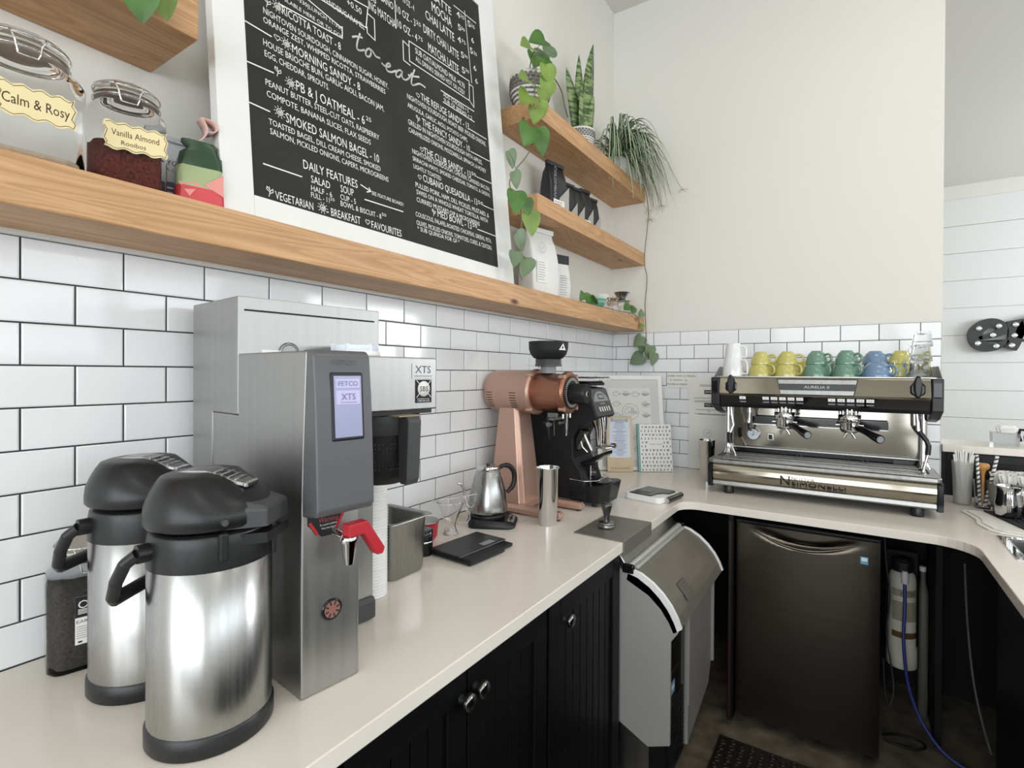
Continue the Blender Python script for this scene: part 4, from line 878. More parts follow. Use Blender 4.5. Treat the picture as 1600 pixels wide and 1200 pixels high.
b=MB(); b.box(.030,.112,.283,.300,.001,.006); b.box(.022,.030,.276,.292,.001,.004); b.box(.112,.120,.276,.292,.001,.004); b.box(.026,.116,.274,.278,.001,.003); obj('metal_clip',b,m_steeld,bd_,bevel=.001)
b=MB(); random.seed(3)
for i in range(26):
    y=.268-i*.0072; w=random.uniform(.03,.085); b.box(.071-w/2,.071+w/2,y,y+.0018+(.001 if i%7==0 else 0),.0011,.0013)
obj('list_print',b,mat('blue grey print','6C7490',.8),ps)
b=MB(); text(b,'M KLASSIEK',(.020,.014,.0004),(1,0,0),(0,1,0),w=.104,h=.012); obj('board_lettering',b,mat('burnt lettering','8C7656',.7),bd_)
t,LMx=leaner('cactus_notebook','white notebook with a cactus pattern and teal spine, right of the clipboard','notebook',(.296,-.285),an2,.20)
b=MB(); b.box(0,.178,.002,.262,-.014,0); nb=obj('cover',b,m_paper,t,M=LMx,bevel=.001)
b=MB(); b.box(-.010,.002,0,.264,-.016,.001); obj('spine',b,mat('teal cloth','7FA8A2',.6),nb)
bg_,bl_=MB(),MB(); random.seed(11)
for i in range(9):
    for j in range(12):
        x=.012+i*.0198+(j%2)*.006; y=.012+j*.0212
        if x>.172 or (.05<x<.13 and .130<y<.172): continue
        q=bg_ if (i+j)%3 else bl_; h=random.uniform(.005,.008); w=.0028
        q.prism([(x+w*math.cos(a),y+h*math.sin(a)) for a in [2*PI*k/8 for k in range(8)]],.0002,.0008,'z')
        if (i*j)%2: q.ribbon([(x,y,.001),(x+.006,y+.001,.001),(x+.006,y+.006,.001)],.0022,(0,0,1)); q.ribbon([(x,y-.002,.001),(x-.006,y,.001),(x-.006,y+.004,.001)],.0022,(0,0,1))
obj('cactus_print',bg_,mat('grey green print','5E7272',.8),nb); obj('pot_print',bl_,mat('plum grey print','54546A',.8),nb)
b=MB(); text(b,'THANKS A BUNCH',(.052,.148,.0009),(1,0,0),(0,1,0),w=.078,h=.006); obj('title_print',b,mat('teal print','3F6A70',.8),nb)
# notices on the back wall
t=thing('notice_sheet','tall white printed notice sheet standing against the tiles left of the espresso machine','notice',(.480,-.012,CT+.002))
b=MB(); b.box(0,.230,-.003,-.001,0,.505); ns=obj('sheet',b,m_paper,t,bevel=0)
b=MB(); b.box(.0,.230,-.0055,-.0035,0,.30); ns2=obj('lower_sheet',b,mat('cream paper','E2E1DC',.8),t)
b=MB(); random.seed(5)
for z,x0,x1 in ((.475,.06,.22),(.468,.06,.22),(.40,.03,.17),(.385,.03,.21),(.378,.03,.20),(.335,.04,.19),(.328,.10,.12),(.312,.03,.22),(.308,.05,.20)): b.box(x0,x1,-.0033,-.003,z,z+.0022)
obj('sheet_lines',b,m_greyp,ns)
b=MB(); 
for z in (.425,.352): b.box(.085,.175,-.0035,-.003,z,z+.022)
bb_=obj('black_headings',b,m_ink,ns)
b=MB(); text(b,'DRINK SPECS',(.09,-.0037,.432),(1,0,0),(0,0,1),w=.078,h=.009); text(b,'MILK GUIDE',(.09,-.0037,.359),(1,0,0),(0,0,1),w=.078,h=.009); obj('heading_text',b,m_paper,bb_)
b=MB(); b.ribbon([(.105+.022*math.cos(2*PI*i/24),-.0058,.205+.022*math.sin(2*PI*i/24)) for i in range(25)],.0015,(0,-1,0)); b.ribbon([(.095,-.0058,.21),(.10,-.0058,.197),(.112,-.0058,.214),(.115,-.0058,.20)],.002,(0,-1,0))
for i,(a,c) in enumerate(((.05,.10),(.05,.12),(.05,.09),(.05,.11))): b.box(a,c,-.006,-.0056,.105-i*.012,.1065-i*.012)
obj('logo_print',b,m_midgrey,ns2)
t=thing('order_card','small white card with three lines of black writing stuck on the tiles beside the poster','card',(.350,-.0105,1.360))
b=MB(); b.box(0,.175,-.0012,0,0,.086); cd=obj('card',b,m_paper,t)
b=MB(); 
for s,x,z,w in (('OVER',.004,.062,.045),('E. MAKER',.10,.062,.066),('5',.020,.038,.008),('2x',.104,.038,.016),('POWER',.004,.014,.048),('FREEZE',.078,.014,.040)): text(b,s,(x,-.0015,z),(1,0,0),(0,0,1),w=w,h=.010)
b.box(.055,.092,-.0016,-.0012,.066,.0685); b.box(.036,.092,-.0016,-.0012,.042,.0445); b.box(.056,.072,-.0016,-.0012,.018,.0205); obj('handwriting',b,m_ink,cd)
t=thing('tile_label','little white label stuck on the left wall tiles behind the hopper','label',(.009,-.975,1.535))
b=MB(); b.box(0,.0015,0,.135,0,.055); cd=obj('card',b,m_paper,t)
b=MB(); 
for i in range(4): b.box(.0015,.002,.01,.10-.02*(i%2),.044-i*.011,.048-i*.011)
obj('label_print',b,m_midgrey,cd)
# ================================================================ ESPRESSO MACHINE
EO=Vector((1.14,-.31,CT+.0005)); em=thing('espresso_machine','two group chrome and black espresso machine on the back counter with cups on top','espresso machine',EO)
def EB(): b=MB(); b.M=Matrix.Translation(-Vector((EO.x,EO.y,CT))); return b
def ET(M_): return Matrix.Translation(-Vector((EO.x,EO.y,CT)))@M_
Z0=CT
for x in (.800,1.485):
    for y in (-.525,-.12):
        b=EB(); b.lathe([(.021,0),(.022,.004),(.022,.036),(.019,.040)],(x,y,CT),n=24); obj('rubber_foot',b,m_blackp,em)
b=EB(); b.box(.735,1.54,-.50,-.07,.938,1.03); obj('base_body',b,m_blackp,em)
b=EB(); b.prism([(-.50,.936),(-.555,.936),(-.560,.942),(-.556,.957),(-.50,.957)],.738,1.541,'x'); obj('lower_strip',b,m_steel,em,bevel=.001)
b=EB(); prof=[(-.49,1.033)]+[(-.548-.010*math.sin(PI*k/8),.957+.076*k/8) for k in range(8,-1,-1)]+[(-.49,.957)]
b.prism(prof,.738,1.541,'x'); fp=obj('front_panel',b,m_chromew,em)
b=EB(); text(b,'N',(1.015,-.5605,.968),(1,0,0),(0,0,1),w=.036,h=.040); text(b,'NUOVA',(1.058,-.5605,.993),(1,0,0),(0,0,1),w=.085,h=.012); text(b,'SIMONELLI',(1.058,-.5605,.966),(1,0,0),(0,0,1),w=.195,h=.020)
lg=obj('maker_lettering',b,mat('dark chrome','3C3A36',.2,1),fp)
so=lg.modifiers.new('s','SOLIDIFY'); so.thickness=.004
for x in (.716,1.541):
    b=EB(); b.prism([(-.562,.930),(-.562,1.03),(-.548,1.036),(-.10,1.036),(-.10,.936),(-.54,.926)],x,x+.020,'x'); obj('end_cap',b,m_blackg,em,bevel=.003)
# drip tray
b=EB(); b.loft([rrect(1.1375,-.425,.832,.278,.02,1.036),rrect(1.1375,-.425,.838,.284,.022,1.040),rrect(1.1375,-.425,.838,.284,.022,1.052),rrect(1.1375,-.425,.826,.272,.018,1.056)],smooth=False); tr=obj('drip_tray',b,m_steel,em,bevel=.001)
b=EB()
for y in (-.545,-.50,-.455,-.41,-.365,-.325): b.box(.775,1.50,y-.010,y+.016,1.0562,1.0585+.002*((y*1000)%2))
obj('tray_grate',b,m_steel,tr,bevel=.001)
b=EB()
for x0 in (.738,1.505):
    for k in range(2): b.box(x0+k*.014,x0+k*.014+.008,-.47,-.34,1.0563,1.0567)
obj('grate_slots',b,m_ink,tr)
# rear body
b=EB(); b.box(.745,1.53,-.285,-.08,1.03,1.30); obj('rear_body',b,m_black,em)
b=EB(); b.box(.762,1.512,-.300,-.286,1.088,1.285); sp=obj('splash_panel',b,mat('splash steel','8E8A82',.09,1,rvar=.04,vscale=5),em,bevel=.002)
b=EB(); b.box(.762,1.512,-.302,-.292,1.082,1.088); obj('splash_edge',b,m_steel,sp)
b=EB(); b.box(.75,1.525,-.288,-.285,1.036,1.084); rc=obj('dark_recess',b,m_blackg,em)
for x in (1.03,1.285):
    for r in (.045,.030):
        b=EB(); b.tube([(x+r*math.cos(a),-.291,1.045+r*math.sin(a)) for a in [PI*i/16 for i in range(17)]],.003,6); obj('drain_arch',b,m_greyp,rc)
b=EB(); b.box(1.42,1.49,-.292,-.289,1.05,1.075); obj('rating_plate',b,m_greyp,rc)
b=EB(); 
b.box(.87,1.40,-.352,-.343,1.200,1.207); lb=obj('cup_light_bar',b,m_chrome,em,bevel=.001)
b=EB(); b.box(.87,1.40,-.345,-.302,1.226,1.231); b.box(.87,1.40,-.350,-.343,1.2072,1.240); obj('bar_housing',b,m_blackg,lb)
for x in (.757,1.518):
    b=EB(); b.lathe([(.026,1.056),(.017,1.075),(.013,1.10),(.013,1.30)],(x,-.33,0),n=24); obj('chrome_pillar',b,m_chrome,em)
# head
b=EB(); b.prism([(-.07,1.285),(-.455,1.285),(-.470,1.300),(-.500,1.345),(-.490,1.425),(-.07,1.425)],.750,1.528,'x'); hd=obj('head_shell',b,m_blackp,em,bevel=.002)
b=EB(); b.prism([(-.490,1.345),(-.507,1.343),(-.509,1.352),(-.497,1.420),(-.490,1.4265),(-.476,1.4265)],.752,1.526,'x'); fh=obj('head_fascia',b,m_chromew,em,bevel=.001)
def fy(z): return -.509+(z-1.352)*(.012/.068)
b=EB(); P=[(.992,1.419),(1.292,1.419),(1.278,1.350),(1.008,1.350)]
b.add([(x,fy(z)-.004,z) for x,z in P]+[(x,fy(z)+.003,z) for x,z in P],[(3,2,1,0),(4,5,6,7),(0,1,5,4),(1,2,6,5),(2,3,7,6),(3,0,4,7)]); bdg=obj('badge_plate',b,m_blackg,fh)
b=EB()
for z0,z1 in ((1.399,1.416),(1.354,1.371)):
    q0=.996+(1.416-z0)*.2; q1=.996+(1.416-z1)*.2; b.add([(q0,fy(z0)-.005,z0),(2.284-q0,fy(z0)-.005,z0),(2.284-q1,fy(z1)-.005,z1),(q1,fy(z1)-.005,z1)],[(0,1,2,3)])
obj('badge_bands',b,m_steel,bdg)
b=EB(); z0=1.371;z1=1.399; q0=1.0;q1=.997; b.add([(q0+.005,fy(z0)-.0048,z0),(2.28-q0,fy(z0)-.0048,z0),(2.284-q1,fy(z1)-.0048,z1),(q1,fy(z1)-.0048,z1)],[(0,1,2,3)]); obj('badge_centre',b,m_greyp,bdg)
b=EB(); text(b,'AURELIA II',(1.098,fy(1.384)-.0055,1.380),(1,0,0),(0,0,1),w=.092,h=.011); obj('model_lettering',b,mat('light lettering','C9CCD0',.4),bdg)
# button strip (faces down and out a little)
def by(z): return -.500+(1.345-z)*.667
b=EB(); vs=[]
for z in (1.303,1.343):
    for x in (.755,1.525): vs.append((x,by(z)-.004,z))
b.add(vs,[(0,1,3,2)]); strip=obj('button_strip',b,m_blackg,hd)
def button(x,z,w,h,m):
    b=EB(); b.add([(x,by(z)-.0055,z),(x+w,by(z)-.0055,z),(x+w,by(z+h)-.0055,z+h),(x,by(z+h)-.0055,z+h),(x,by(z)-.003,z),(x+w,by(z)-.003,z),(x+w,by(z+h)-.003,z+h),(x,by(z+h)-.003,z+h)],[(0,1,2,3),(0,4,5,1),(1,5,6,2),(2,6,7,3),(3,7,4,0)]); return obj('button',b,m,strip)
m_btn=mat('white button','E6E8E6',.4,emit=('E6E8E6',.25)); bi=EB()
for g0 in (.934,1.186):
    for i in range(5):
        x=g0+i*.0335; button(x,1.3255,.026,.0135,m_btn); button(x,1.311,.026,.007,m_midgrey)
        for d in ((0,),(-.004,.004),(0,),(-.005,.005),(-.004,.004))[i]: bi.box(x+.013+d-.0015,x+.013+d+.0015,by(1.332)-.0062,by(1.332)-.0058,1.3305,1.3335)
button(.838,1.3255,.026,.0135,m_btn); button(.838,1.311,.026,.007,m_midgrey); bi.box(.849,.853,by(1.332)-.0062,by(1.332)-.0058,1.330,1.334)
obj('button_symbols',bi,m_ink,strip)
for x,sx in ((.714,1),(1.528,-1)):
    b=EB(); b.prism([(-.505,1.425),(-.08,1.425),(-.08,1.27),(-.30,1.245),(-.40,1.262),(-.500,1.298)],x,x+.037,'x'); ec=obj('head_end_cap',b,m_blackp,em,bevel=.004)
    b=EB(); b.prism([(-.5065,1.405),(-.5065,1.355),(-.503,1.350),(-.503,1.410)],x+.006,x+.030,'x'); obj('cap_inset',b,m_blackg,ec)
b=EB(); b.box(.735,1.545,-.475,-.08,1.4255,1.4295); ct_=obj('cup_tray',b,m_steel,em)
for x0,x1 in ((.717,.745),(1.533,1.565)):
    b=EB(); sx=1 if x0<1 else -1
    xa=.722 if sx>0 else 1.562
    b.add([(xa,-.49,1.426),(xa,-.08,1.426),(xa-sx*0.0+.0,-.08,1.475),(xa,-.37,1.475),(xa+sx*.003,-.49,1.426),(xa+sx*.003,-.08,1.426),(xa+sx*.003,-.08,1.475),(xa+sx*.003,-.37,1.475)],[(0,1,2,3),(7,6,5,4),(0,4,5,1),(1,5,6,2),(2,6,7,3),(3,7,4,0)]); obj('cup_guard',b,m_midgrey,em,bevel=.001)
b=EB(); b.tube([(.735,-.09,1.455),(1.545,-.09,1.455)],.004,8); 
for x in (.745,1.14,1.535): b.cyl((x,-.09,1.4295),(x,-.09,1.455),.003,n=8)
obj('rear_rail',b,m_chrome,em)
# steam levers
for x in (.803,1.485):
    b=EB(); b.M=ET(Matrix.Translation((x,-.503,1.383))@Matrix.Rotation(PI/2,4,'X')); b.lathe([(.026,0),(.026,.004),(.020,.006)],n=8,smooth=False,a0=PI/8,sy=1.35); lv=obj('lever_plate',b,m_blackg,em)
    b=EB(); b.loft([[(x+w*math.cos(a),-.513-o,1.393+h*math.sin(a)) for a in [2*PI*i/20 for i in range(20)]] for w,h,o in ((.012,.040,0),(.014,.044,.004),(.013,.043,.012),(.008,.036,.015))]); obj('steam_lever',b,m_blackp,lv)
# brew groups and portafilters
for gi,x in enumerate((1.016,1.262)):
    g_=EB(); g_.lathe([(.040,1.242),(.042,1.250),(.042,1.268),(.036,1.272),(.034,1.300)],(x,-.425,0),n=36); g_.box(x-.030,x+.030,-.40,-.29,1.255,1.285); gr=obj('brew_group',g_,m_chrome,em)
    b=EB()
    for i in range(14):
        a=2*PI*i/14; b.cyl((x+.037*math.cos(a),-.425+.037*math.sin(a),1.272),(x+.037*math.cos(a),-.425+.037*math.sin(a),1.300),.004,n=8)
    obj('group_ribs',b,m_chrome,gr)
    b=EB(); b.lathe([(.028,1.196),(.033,1.202),(.036,1.212),(.036,1.236),(.038,1.240)],(x,-.425,0),n=32); b.cyl((x-.05,-.425,1.226),(x+.05,-.425,1.226),.006,n=10)
    b.tube([(x,-.425,1.200),(x-.012,-.425,1.188),(x-.020,-.425,1.172)],.006,8); b.tube([(x,-.425,1.200),(x+.012,-.425,1.188),(x+.020,-.425,1.172)],.006,8); pf=obj('portafilter_basket',b,m_chrome,em)
    b=EB(); d=Vector((.52,-.85,-.05)).normalized(); p0=Vector((x,-.425,1.222)); P=[p0+d*t for t in (.033,.055)]; b.cyl(P[0],P[1],.009,.011,n=14); obj('portafilter_neck',b,m_chrome,pf)
    b=EB(); b.tube([tuple(p0+d*t+Vector((0,0,-z))) for t,z in ((.052,0),(.075,.001),(.105,.006),(.135,.012),(.165,.018),(.195,.022))],[.012,.014,.0125,.0135,.016,.0175],14); hh=obj('portafilter_handle',b,m_blackg,pf)
    b=EB(); e=p0+d*.195+Vector((0,0,-.022)); dd=(d*.03+Vector((0,0,-.004))).normalized(); b.cyl(tuple(e),tuple(e+dd*.003),.013,n=20); obj('handle_end_ring',b,m_midgrey,hh)
# wands
b=EB(); b.tube([tuple(v) for v in [(.787,-.42,1.285),(.789,-.42,1.25),(.800,-.425,1.20),(.783,-.43,1.155)]],.0065,10); w=obj('steam_wand',b,m_chrome,em)
b=EB(); b.tube([(.785,-.430,1.165),(.782,-.43,1.145),(.787,-.43,1.115)],.0115,10); obj('wand_grip',b,m_blackp,w)
b=EB(); b.tube([(.787,-.43,1.115),(.812,-.44,1.062)],.005,10); b.cyl((.812,-.44,1.062),(.815,-.441,1.054),.007,n=10); obj('wand_tip',b,m_chrome,w)
b=EB(); b.tube([(1.490,-.42,1.285),(1.492,-.42,1.22),(1.505,-.425,1.195)],.0065,10); w=obj('steam_wand',b,m_chrome,em)
b=EB(); b.tube([(1.497,-.423,1.215),(1.520,-.43,1.180),(1.527,-.43,1.160),(1.524,-.43,1.125)],.0095,10); obj('wand_grip',b,m_blackp,w)
b=EB(); b.tube([(1.524,-.43,1.125),(1.510,-.44,1.064)],.0055,10); b.cyl((1.510,-.44,1.064),(1.509,-.441,1.056),.007,n=10); obj('wand_tip',b,m_chrome,w)
b=EB(); b.cyl((.866,-.40,1.300),(.866,-.40,1.262),.011,n=14); b.tube([(.866,-.40,1.265),(.866,-.402,1.235),(.862,-.402,1.215)],.006,10); b.cyl((.866,-.40,1.232),(.862,-.402,1.212),.009,n=12); hs_=obj('hot_water_spout',b,m_chrome,em)
b=EB(); b.tube([(.862,-.402,1.212),(.860,-.395,1.19),(.866,-.36,1.172)],.004,8); obj('black_hose',b,m_blackp,hs_)
b=EB(); b.M=ET(Matrix.Translation((.868,-.301,1.150))@Matrix.Rotation(PI/2,4,'X')); b.lathe([(.027,0),(.029,.003),(.029,.010),(.026,.012)],n=32); gg=obj('pressure_gauge',b,m_chrome,em)
b=EB(); b.M=ET(Matrix.Translation((.868,-.3125,1.150))@Matrix.Rotation(PI/2,4,'X')); b.lathe([(.0245,0),(.0245,.001)],n=32); dl=obj('gauge_dial',b,mat('pale dial','D3DCE2',.4),gg)
b=EB(); b.ribbon([(.862,-.3142,1.139),(.872,-.3142,1.152),(.868,-.3142,1.166)],.0022,(0,-1,0)); b.ribbon([(.858,-.3142,1.148),(.873,-.3142,1.148)],.0022,(0,-1,0))
for i in range(14):
    a=-.6+i*.33; b.ribbon([(.868+.017*math.cos(a),-.3142,1.150+.017*math.sin(a)),(.868+.020*math.cos(a),-.3142,1.150+.020*math.sin(a))],.001,(0,-1,0))
obj('gauge_needle',b,m_ink,dl)
b=EB(); b.box(.928,.958,-.306,-.3005,1.124,1.158); sw=obj('power_switch',b,m_chrome,em,bevel=.003)
b=EB(); b.box(.935,.951,-.309,-.306,1.130,1.152); obj('switch_rocker',b,m_blackg,sw,bevel=.001)
# ================================================================ CUPS on the machine (all upside down)
ZT=1.4305
def cup_mesh(r,h,hx):
    b=MB(); b.lathe([(r*1.0,0),(r*1.0,.003),(r*.97,h*.25),(r*.88,h*.55),(r*.68,h*.82),(r*.55,h*.92),(r*.50,h*.94),(r*.49,h),(r*.42,h),(r*.42,h*.95),(r*.3,h*.94)],n=40,cap0=False)
    b.lathe([(r*.96,.001),(r*.93,h*.25),(r*.84,h*.52),(r*.62,h*.8),(r*.3,h*.88)],n=40,cap0=False); return b
def cup(label,col,x,y,z,r,h,a):
    t=thing('coffee_cup',label,'cup',(x,y,z),math.radians(a),'coffee cups stacked on the espresso machine')
    obj('cup_bowl',cup_mesh(r,h,0),col,t)
    b=MB(); P=smooth_pts([(r*.93,h*.22),(r*1.22,h*.14),(r*1.48,h*.30),(r*1.45,h*.58),(r*1.15,h*.74),(r*.78,h*.68)],4); b.tube([(p.x,0,p.y) for p in P],.0052,8); obj('cup_handle',b,col,t); return t
yel=mat('yellow glaze','C2BB6C',.12,coat=.5); gre=mat('sage green glaze','6C917E',.12,coat=.5); blu=mat('dusty blue glaze','718CA8',.12,coat=.5); whi=mat('white glaze','E9EAEA',.12,coat=.5)
R1,H1,R2,H2=.052,.070,.044,.058
def stack(colname,col,x,y,where,a1=-60,a2=-40):
    cup('%s coffee cup, lower of the stack %s'%(colname,where),col,x,y,ZT,R1,H1,a1)
    cup('%s coffee cup, upper of the stack %s'%(colname,where),col,x+.002,y+.004,ZT+H1-.016,R2,H2,a2)
stack('yellow',yel,.912,-.415,'next to the white mugs',-35,-10)
stack('yellow',yel,1.020,-.415,'beside the first green stack',-35,-5)
stack('sage green',gre,1.136,-.415,'right of the yellow cups',-45,-30)
stack('sage green',gre,1.247,-.415,'left of the blue cups',-45,-35)
cup('dusty blue coffee cup lying rim down in front',blu,1.357,-.420,ZT,.055,.062,-40)
cup('dusty blue coffee cup in the back row behind the other blue cup',blu,1.350,-.290,ZT,R1,H1,-25)
cup('dusty blue coffee cup on top of the back row',blu,1.352,-.288,ZT+H1-.016,R2+.004,H2,-10)
cup('yellow coffee cup in the back row between the yellow stacks',yel,.960,-.280,ZT,R1,H1,20)
cup('yellow coffee cup in the back row behind the second yellow stack',yel,1.085,-.275,ZT,R1,H1,10)
cup('sage green coffee cup in the back row',gre,1.215,-.275,ZT,R1,H1,15)
cup('yellow coffee cup behind the small clear glass',yel,1.440,-.285,ZT,R1,H1,30)
cup('yellow coffee cup topping the pair behind the small clear glass',yel,1.442,-.283,ZT+H1-.016,R2,H2,20)
def mug(label,x,y,z,r,h,a):
    t=thing('white_mug',label,'mug',(x,y,z),math.radians(a),'white mugs on the espresso machine')
    b=MB(); b.lathe([(r,0),(r*1.0,.004),(r*.80,h*.93),(r*.76,h),(r*.5,h)],n=20,cap0=False); b.lathe([(r*.94,.001),(r*.72,h*.9),(.001,h*.9)],n=20,cap0=False,cap1=False); obj('mug_body',b,whi,t)
    b=MB(); P=smooth_pts([(r*.90,h*.15),(r*1.42,h*.12),(r*1.48,h*.30),(r*1.38,h*.72),(r*.80,h*.80)],4); b.tube([(p.x,0,p.y) for p in P],.0050,8); obj('mug_handle',b,whi,t)
mug('white fluted mug upside down, lower of the two at the left end',.795,-.415,ZT,.050,.092,-25)
mug('white fluted mug upside down, balanced on the other white mug',.795,-.415,ZT+.079,.040,.075,-10)
def tumblerglass(label,x,y,z,r,h):
    t=thing('clear_glass',label,'glass',(x,y,z),0,'clear glasses on the espresso machine')
    b=MB(); b.lathe([(r,0),(r*.98,h*.3),(r*.90,h*.34),(r*.80,h*.96),(r*.74,h)],n=10,cap0=False,smooth=False); b.lathe([(r*.93,.0005),(r*.83,h*.33),(r*.70,h*.86),(.001,h*.88)],n=10,cap0=False,cap1=False,smooth=False); obj('glass_wall',b,m_thin,t)
tumblerglass('short clear glass upside down in front of the yellow cups at the right',1.430,-.420,ZT,.030,.068)
tumblerglass('faceted clear glass at the bottom front of the glass tower',1.500,-.395,ZT,.040,.072)
tumblerglass('faceted clear glass in the middle of the glass tower',1.502,-.393,ZT+.0645,.038,.066)
tumblerglass('faceted clear glass at the very top of the glass tower',1.506,-.390,ZT+.1235,.036,.060)
tumblerglass('faceted clear glass behind the tower, lower one',1.500,-.290,ZT,.040,.072)
tumblerglass('faceted clear glass behind the tower, upper one',1.496,-.290,ZT+.0645,.038,.066)
# ================================================================ SHELF JARS
S0=1.7735
t=thing('storage_jar','big clip-top glass jar with a cream handwritten Calm & Rosy tag at the left edge','jar',(.112,-2.735,S0),math.radians(-6))
glass_jar(t,.150,.215,.058,.03,.08,mat('pale petals','B9A58E',.9,bump=1,bscale=200))
def paper_label(t,x,w,h,z,lines,wav=.003,y0=0):
    b=MB(); n=16
    P=[(y0-w/2+w*i/n,z+h/2+wav*math.sin(i*1.6)) for i in range(n+1)]+[(y0+w/2-wav*math.sin(k*2.1),z+h/2-h*k/6) for k in range(1,6)]+[(y0+w/2-w*i/n,z-h/2+wav*math.sin(i*1.3)) for i in range(n+1)]+[(y0-w/2+wav*math.sin(k*2.1),z-h/2+h*k/6) for k in range(1,6)]
    b.prism(P,x,x+.0008,'x'); o=obj('paper_tag',b,mat('cream tag','E3D3A4',.8),t)
    b=MB(); b.ribbon([(x+.001,y0+(p[0]-y0)*.95,z+(p[1]-z)*.88) for p in P],.0009,(1,0,0)); 
    for s,yy,zz,ww,hh in lines: text(b,s,(x+.001,yy,zz),(0,1,0),(0,0,1),w=ww,h=hh)
    obj('tag_writing',b,mat('brown ink','3B2A22',.8),o)
paper_label(t,.0758,.092,.050,.088,[('Calm & Rosy',-.031,.080,.080,.016)],y0=.010)
t=thing('storage_jar','clip-top glass jar of dark red tea with a cream Vanilla Almond Rooibos tag','jar',(.118,-2.588,S0),math.radians(-16))
glass_jar(t,.118,.200,.047,.022,.42,mat('rooibos tea','5A2A22',.9,bump=1,bscale=300,var=.6,vscale=220))
paper_label(t,.0598,.092,.048,.088,[('Vanilla Almond',-.026,.088,.070,.011),('Rooibos',-.012,.073,.036,.008)],.0025,y0=.010)
# ---------------------------------------------------------------- bags
def bag(name,label,loc,rz,w,d,h,m,fold=.03,group=None,cat='bag',pinch=.35):
    t=thing(name,label,cat,loc,rz,group)
    b=MB(); R=[]
    for k,(f,ww,dd) in enumerate(((0,.93,.9),(.03,1,1),(.35,1,.98),(.6,.99,.80),(.78,.97,.48),(.88,.95,.18),(.93,.94,.07),(1.0,.94,.05))):
        R.append([(x+ (.002*math.sin(k*2+i)),y+.0015*math.cos(k*3+i*1.7),h*f) for i,(x,y,_) in enumerate(rrect(0,0,w*ww,max(d*dd,.004),min(.008,d*dd*.4+.0005),0,2))])
    b.loft(R); bb=obj('bag_body',b,m,t)
    b=MB(); b.box(-w*.475,w*.475,-d*.10-.004,d*.06,h*.93,h*1.0); obj('folded_top',b,m,t,bevel=.003)
    return t,bb
m_bagk=mat('black foil bag','1D1F24',.32,coat=.2); m_bagw=mat('matte white bag','E2E2E0',.4); m_bagg=mat('grey kraft bag','A9A8A2',.6)
fr_rot=math.radians(90)  # bag local -y faces the room (+x)
def tri_label(t,bb,w,d,h,txt=None):
    b=MB(); y=-d/2-.002
    b.add([(w*.49,y,h*.02),(w*.49,y,h*.56),(-w*.05,y,h*.30),(-w*.05,y,h*.02)],[(0,1,2,3)]); obj('grey_panel',b,m_bagg,bb)
    b=MB(); b.add([(-w*.38,y-.001,h*.04),(w*.22,y-.001,h*.04),(w*.22,y-.001,h*.26),(-w*.38,y-.001,h*.26)],[(0,1,2,3)]); lb=obj('white_label',b,m_paper,bb)
    b=MB(); 
    for i in range(4): b.box(-w*.33,w*(.1-.05*(i%2)),y-.0016,y-.0012,h*(.21-.04*i),h*(.222-.04*i))
    obj('label_print',b,m_midgrey,lb)
    if txt:
        b=MB(); text(b,txt,(-w*.34,y+.001,h*.86),(0,0,-1),(1,0,0),w=h*.60,h=w*.13); obj('bag_lettering',b,mat('pale foil print','9AA0A8',.4),bb)
sz=2.1635
cb=[(.105,-.925,.125,.075,.245,'big black coffee bag lettered down its side, leftmost on the middle shelf','COLOMBIAN'),
(.090,-.760,.085,.05,.205,'small black coffee bag right behind the big lettered one',None),
(.095,-.690,.085,.05,.205,'small black coffee bag, second of the small row with a white label',None),
(.100,-.600,.085,.05,.220,'small black coffee bag, third of the small row, leaning over the others',None),
(.095,-.500,.085,.05,.205,'small black coffee bag at the right end of the middle shelf',None)]
for x,y,w,d,h,l,tx in cb:
    t,bb=bag('coffee_bag',l,(x,y,sz),fr_rot+math.radians(-12),w,d,h,m_bagk,group='black coffee bags'); tri_label(t,bb,w,d,h,tx)
t,bb=bag('coffee_bag','big matte white coffee bag standing under the middle shelf',(.105,-1.055,S0),fr_rot+math.radians(-14),.165,.10,.302,m_bagw)
b=MB(); y=-.0485
b.ribbon([(-.03+.022*math.cos(2*PI*i/24),y-.004,.205+.022*math.sin(2*PI*i/24)) for i in range(25)],.0018,(0,-1,0)); b.ribbon([(-.03+.016*math.cos(2*PI*i/24),y-.004,.205+.016*math.sin(2*PI*i/24)) for i in range(25)],.001,(0,-1,0))
b.ribbon([(-.040,y-.004,.21),(-.035,y-.004,.197),(-.022,y-.004,.214),(-.022,y-.004,.197)],.002,(0,-1,0)); obj('round_logo',b,mat('pale grey print','A5A7A8',.6),bb)
b=MB(); b.box(-.062,.006,y-.0045,y-.003,.055,.150); lb=obj('info_label',b,m_paper,bb)
b=MB(); 
for i in range(8): b.box(-.056,-.02+.004*(i%3),y-.0052,y-.0046,.140-i*.0105,.1420-i*.0105)
obj('label_print',b,m_midgrey,lb)
t,bb=bag('coffee_bag','slim white bag with a black top between the white coffee bag and the green bowl',(.095,-.835,S0),fr_rot+math.radians(-20),.085,.055,.225,m_bagw)
b=MB(); b.box(-.041,.041,-.012,.006,.185,.228); obj('black_top',b,m_bagk,bb,bevel=.003)
b=MB(); 
for i in range(9): b.box(-.03,.01+.006*(i%2),-.0292,-.0285,.125-i*.011,.127-i*.011)
obj('bag_print',b,m_midgrey,bb)
t,bb=bag('tea_bag_pouch','pale grey pouch with small print between the tea jar and the colourful bag',(.050,-2.490,S0),fr_rot+math.radians(-10),.095,.05,.165,mat('silver grey pouch','B9BBBC',.45))
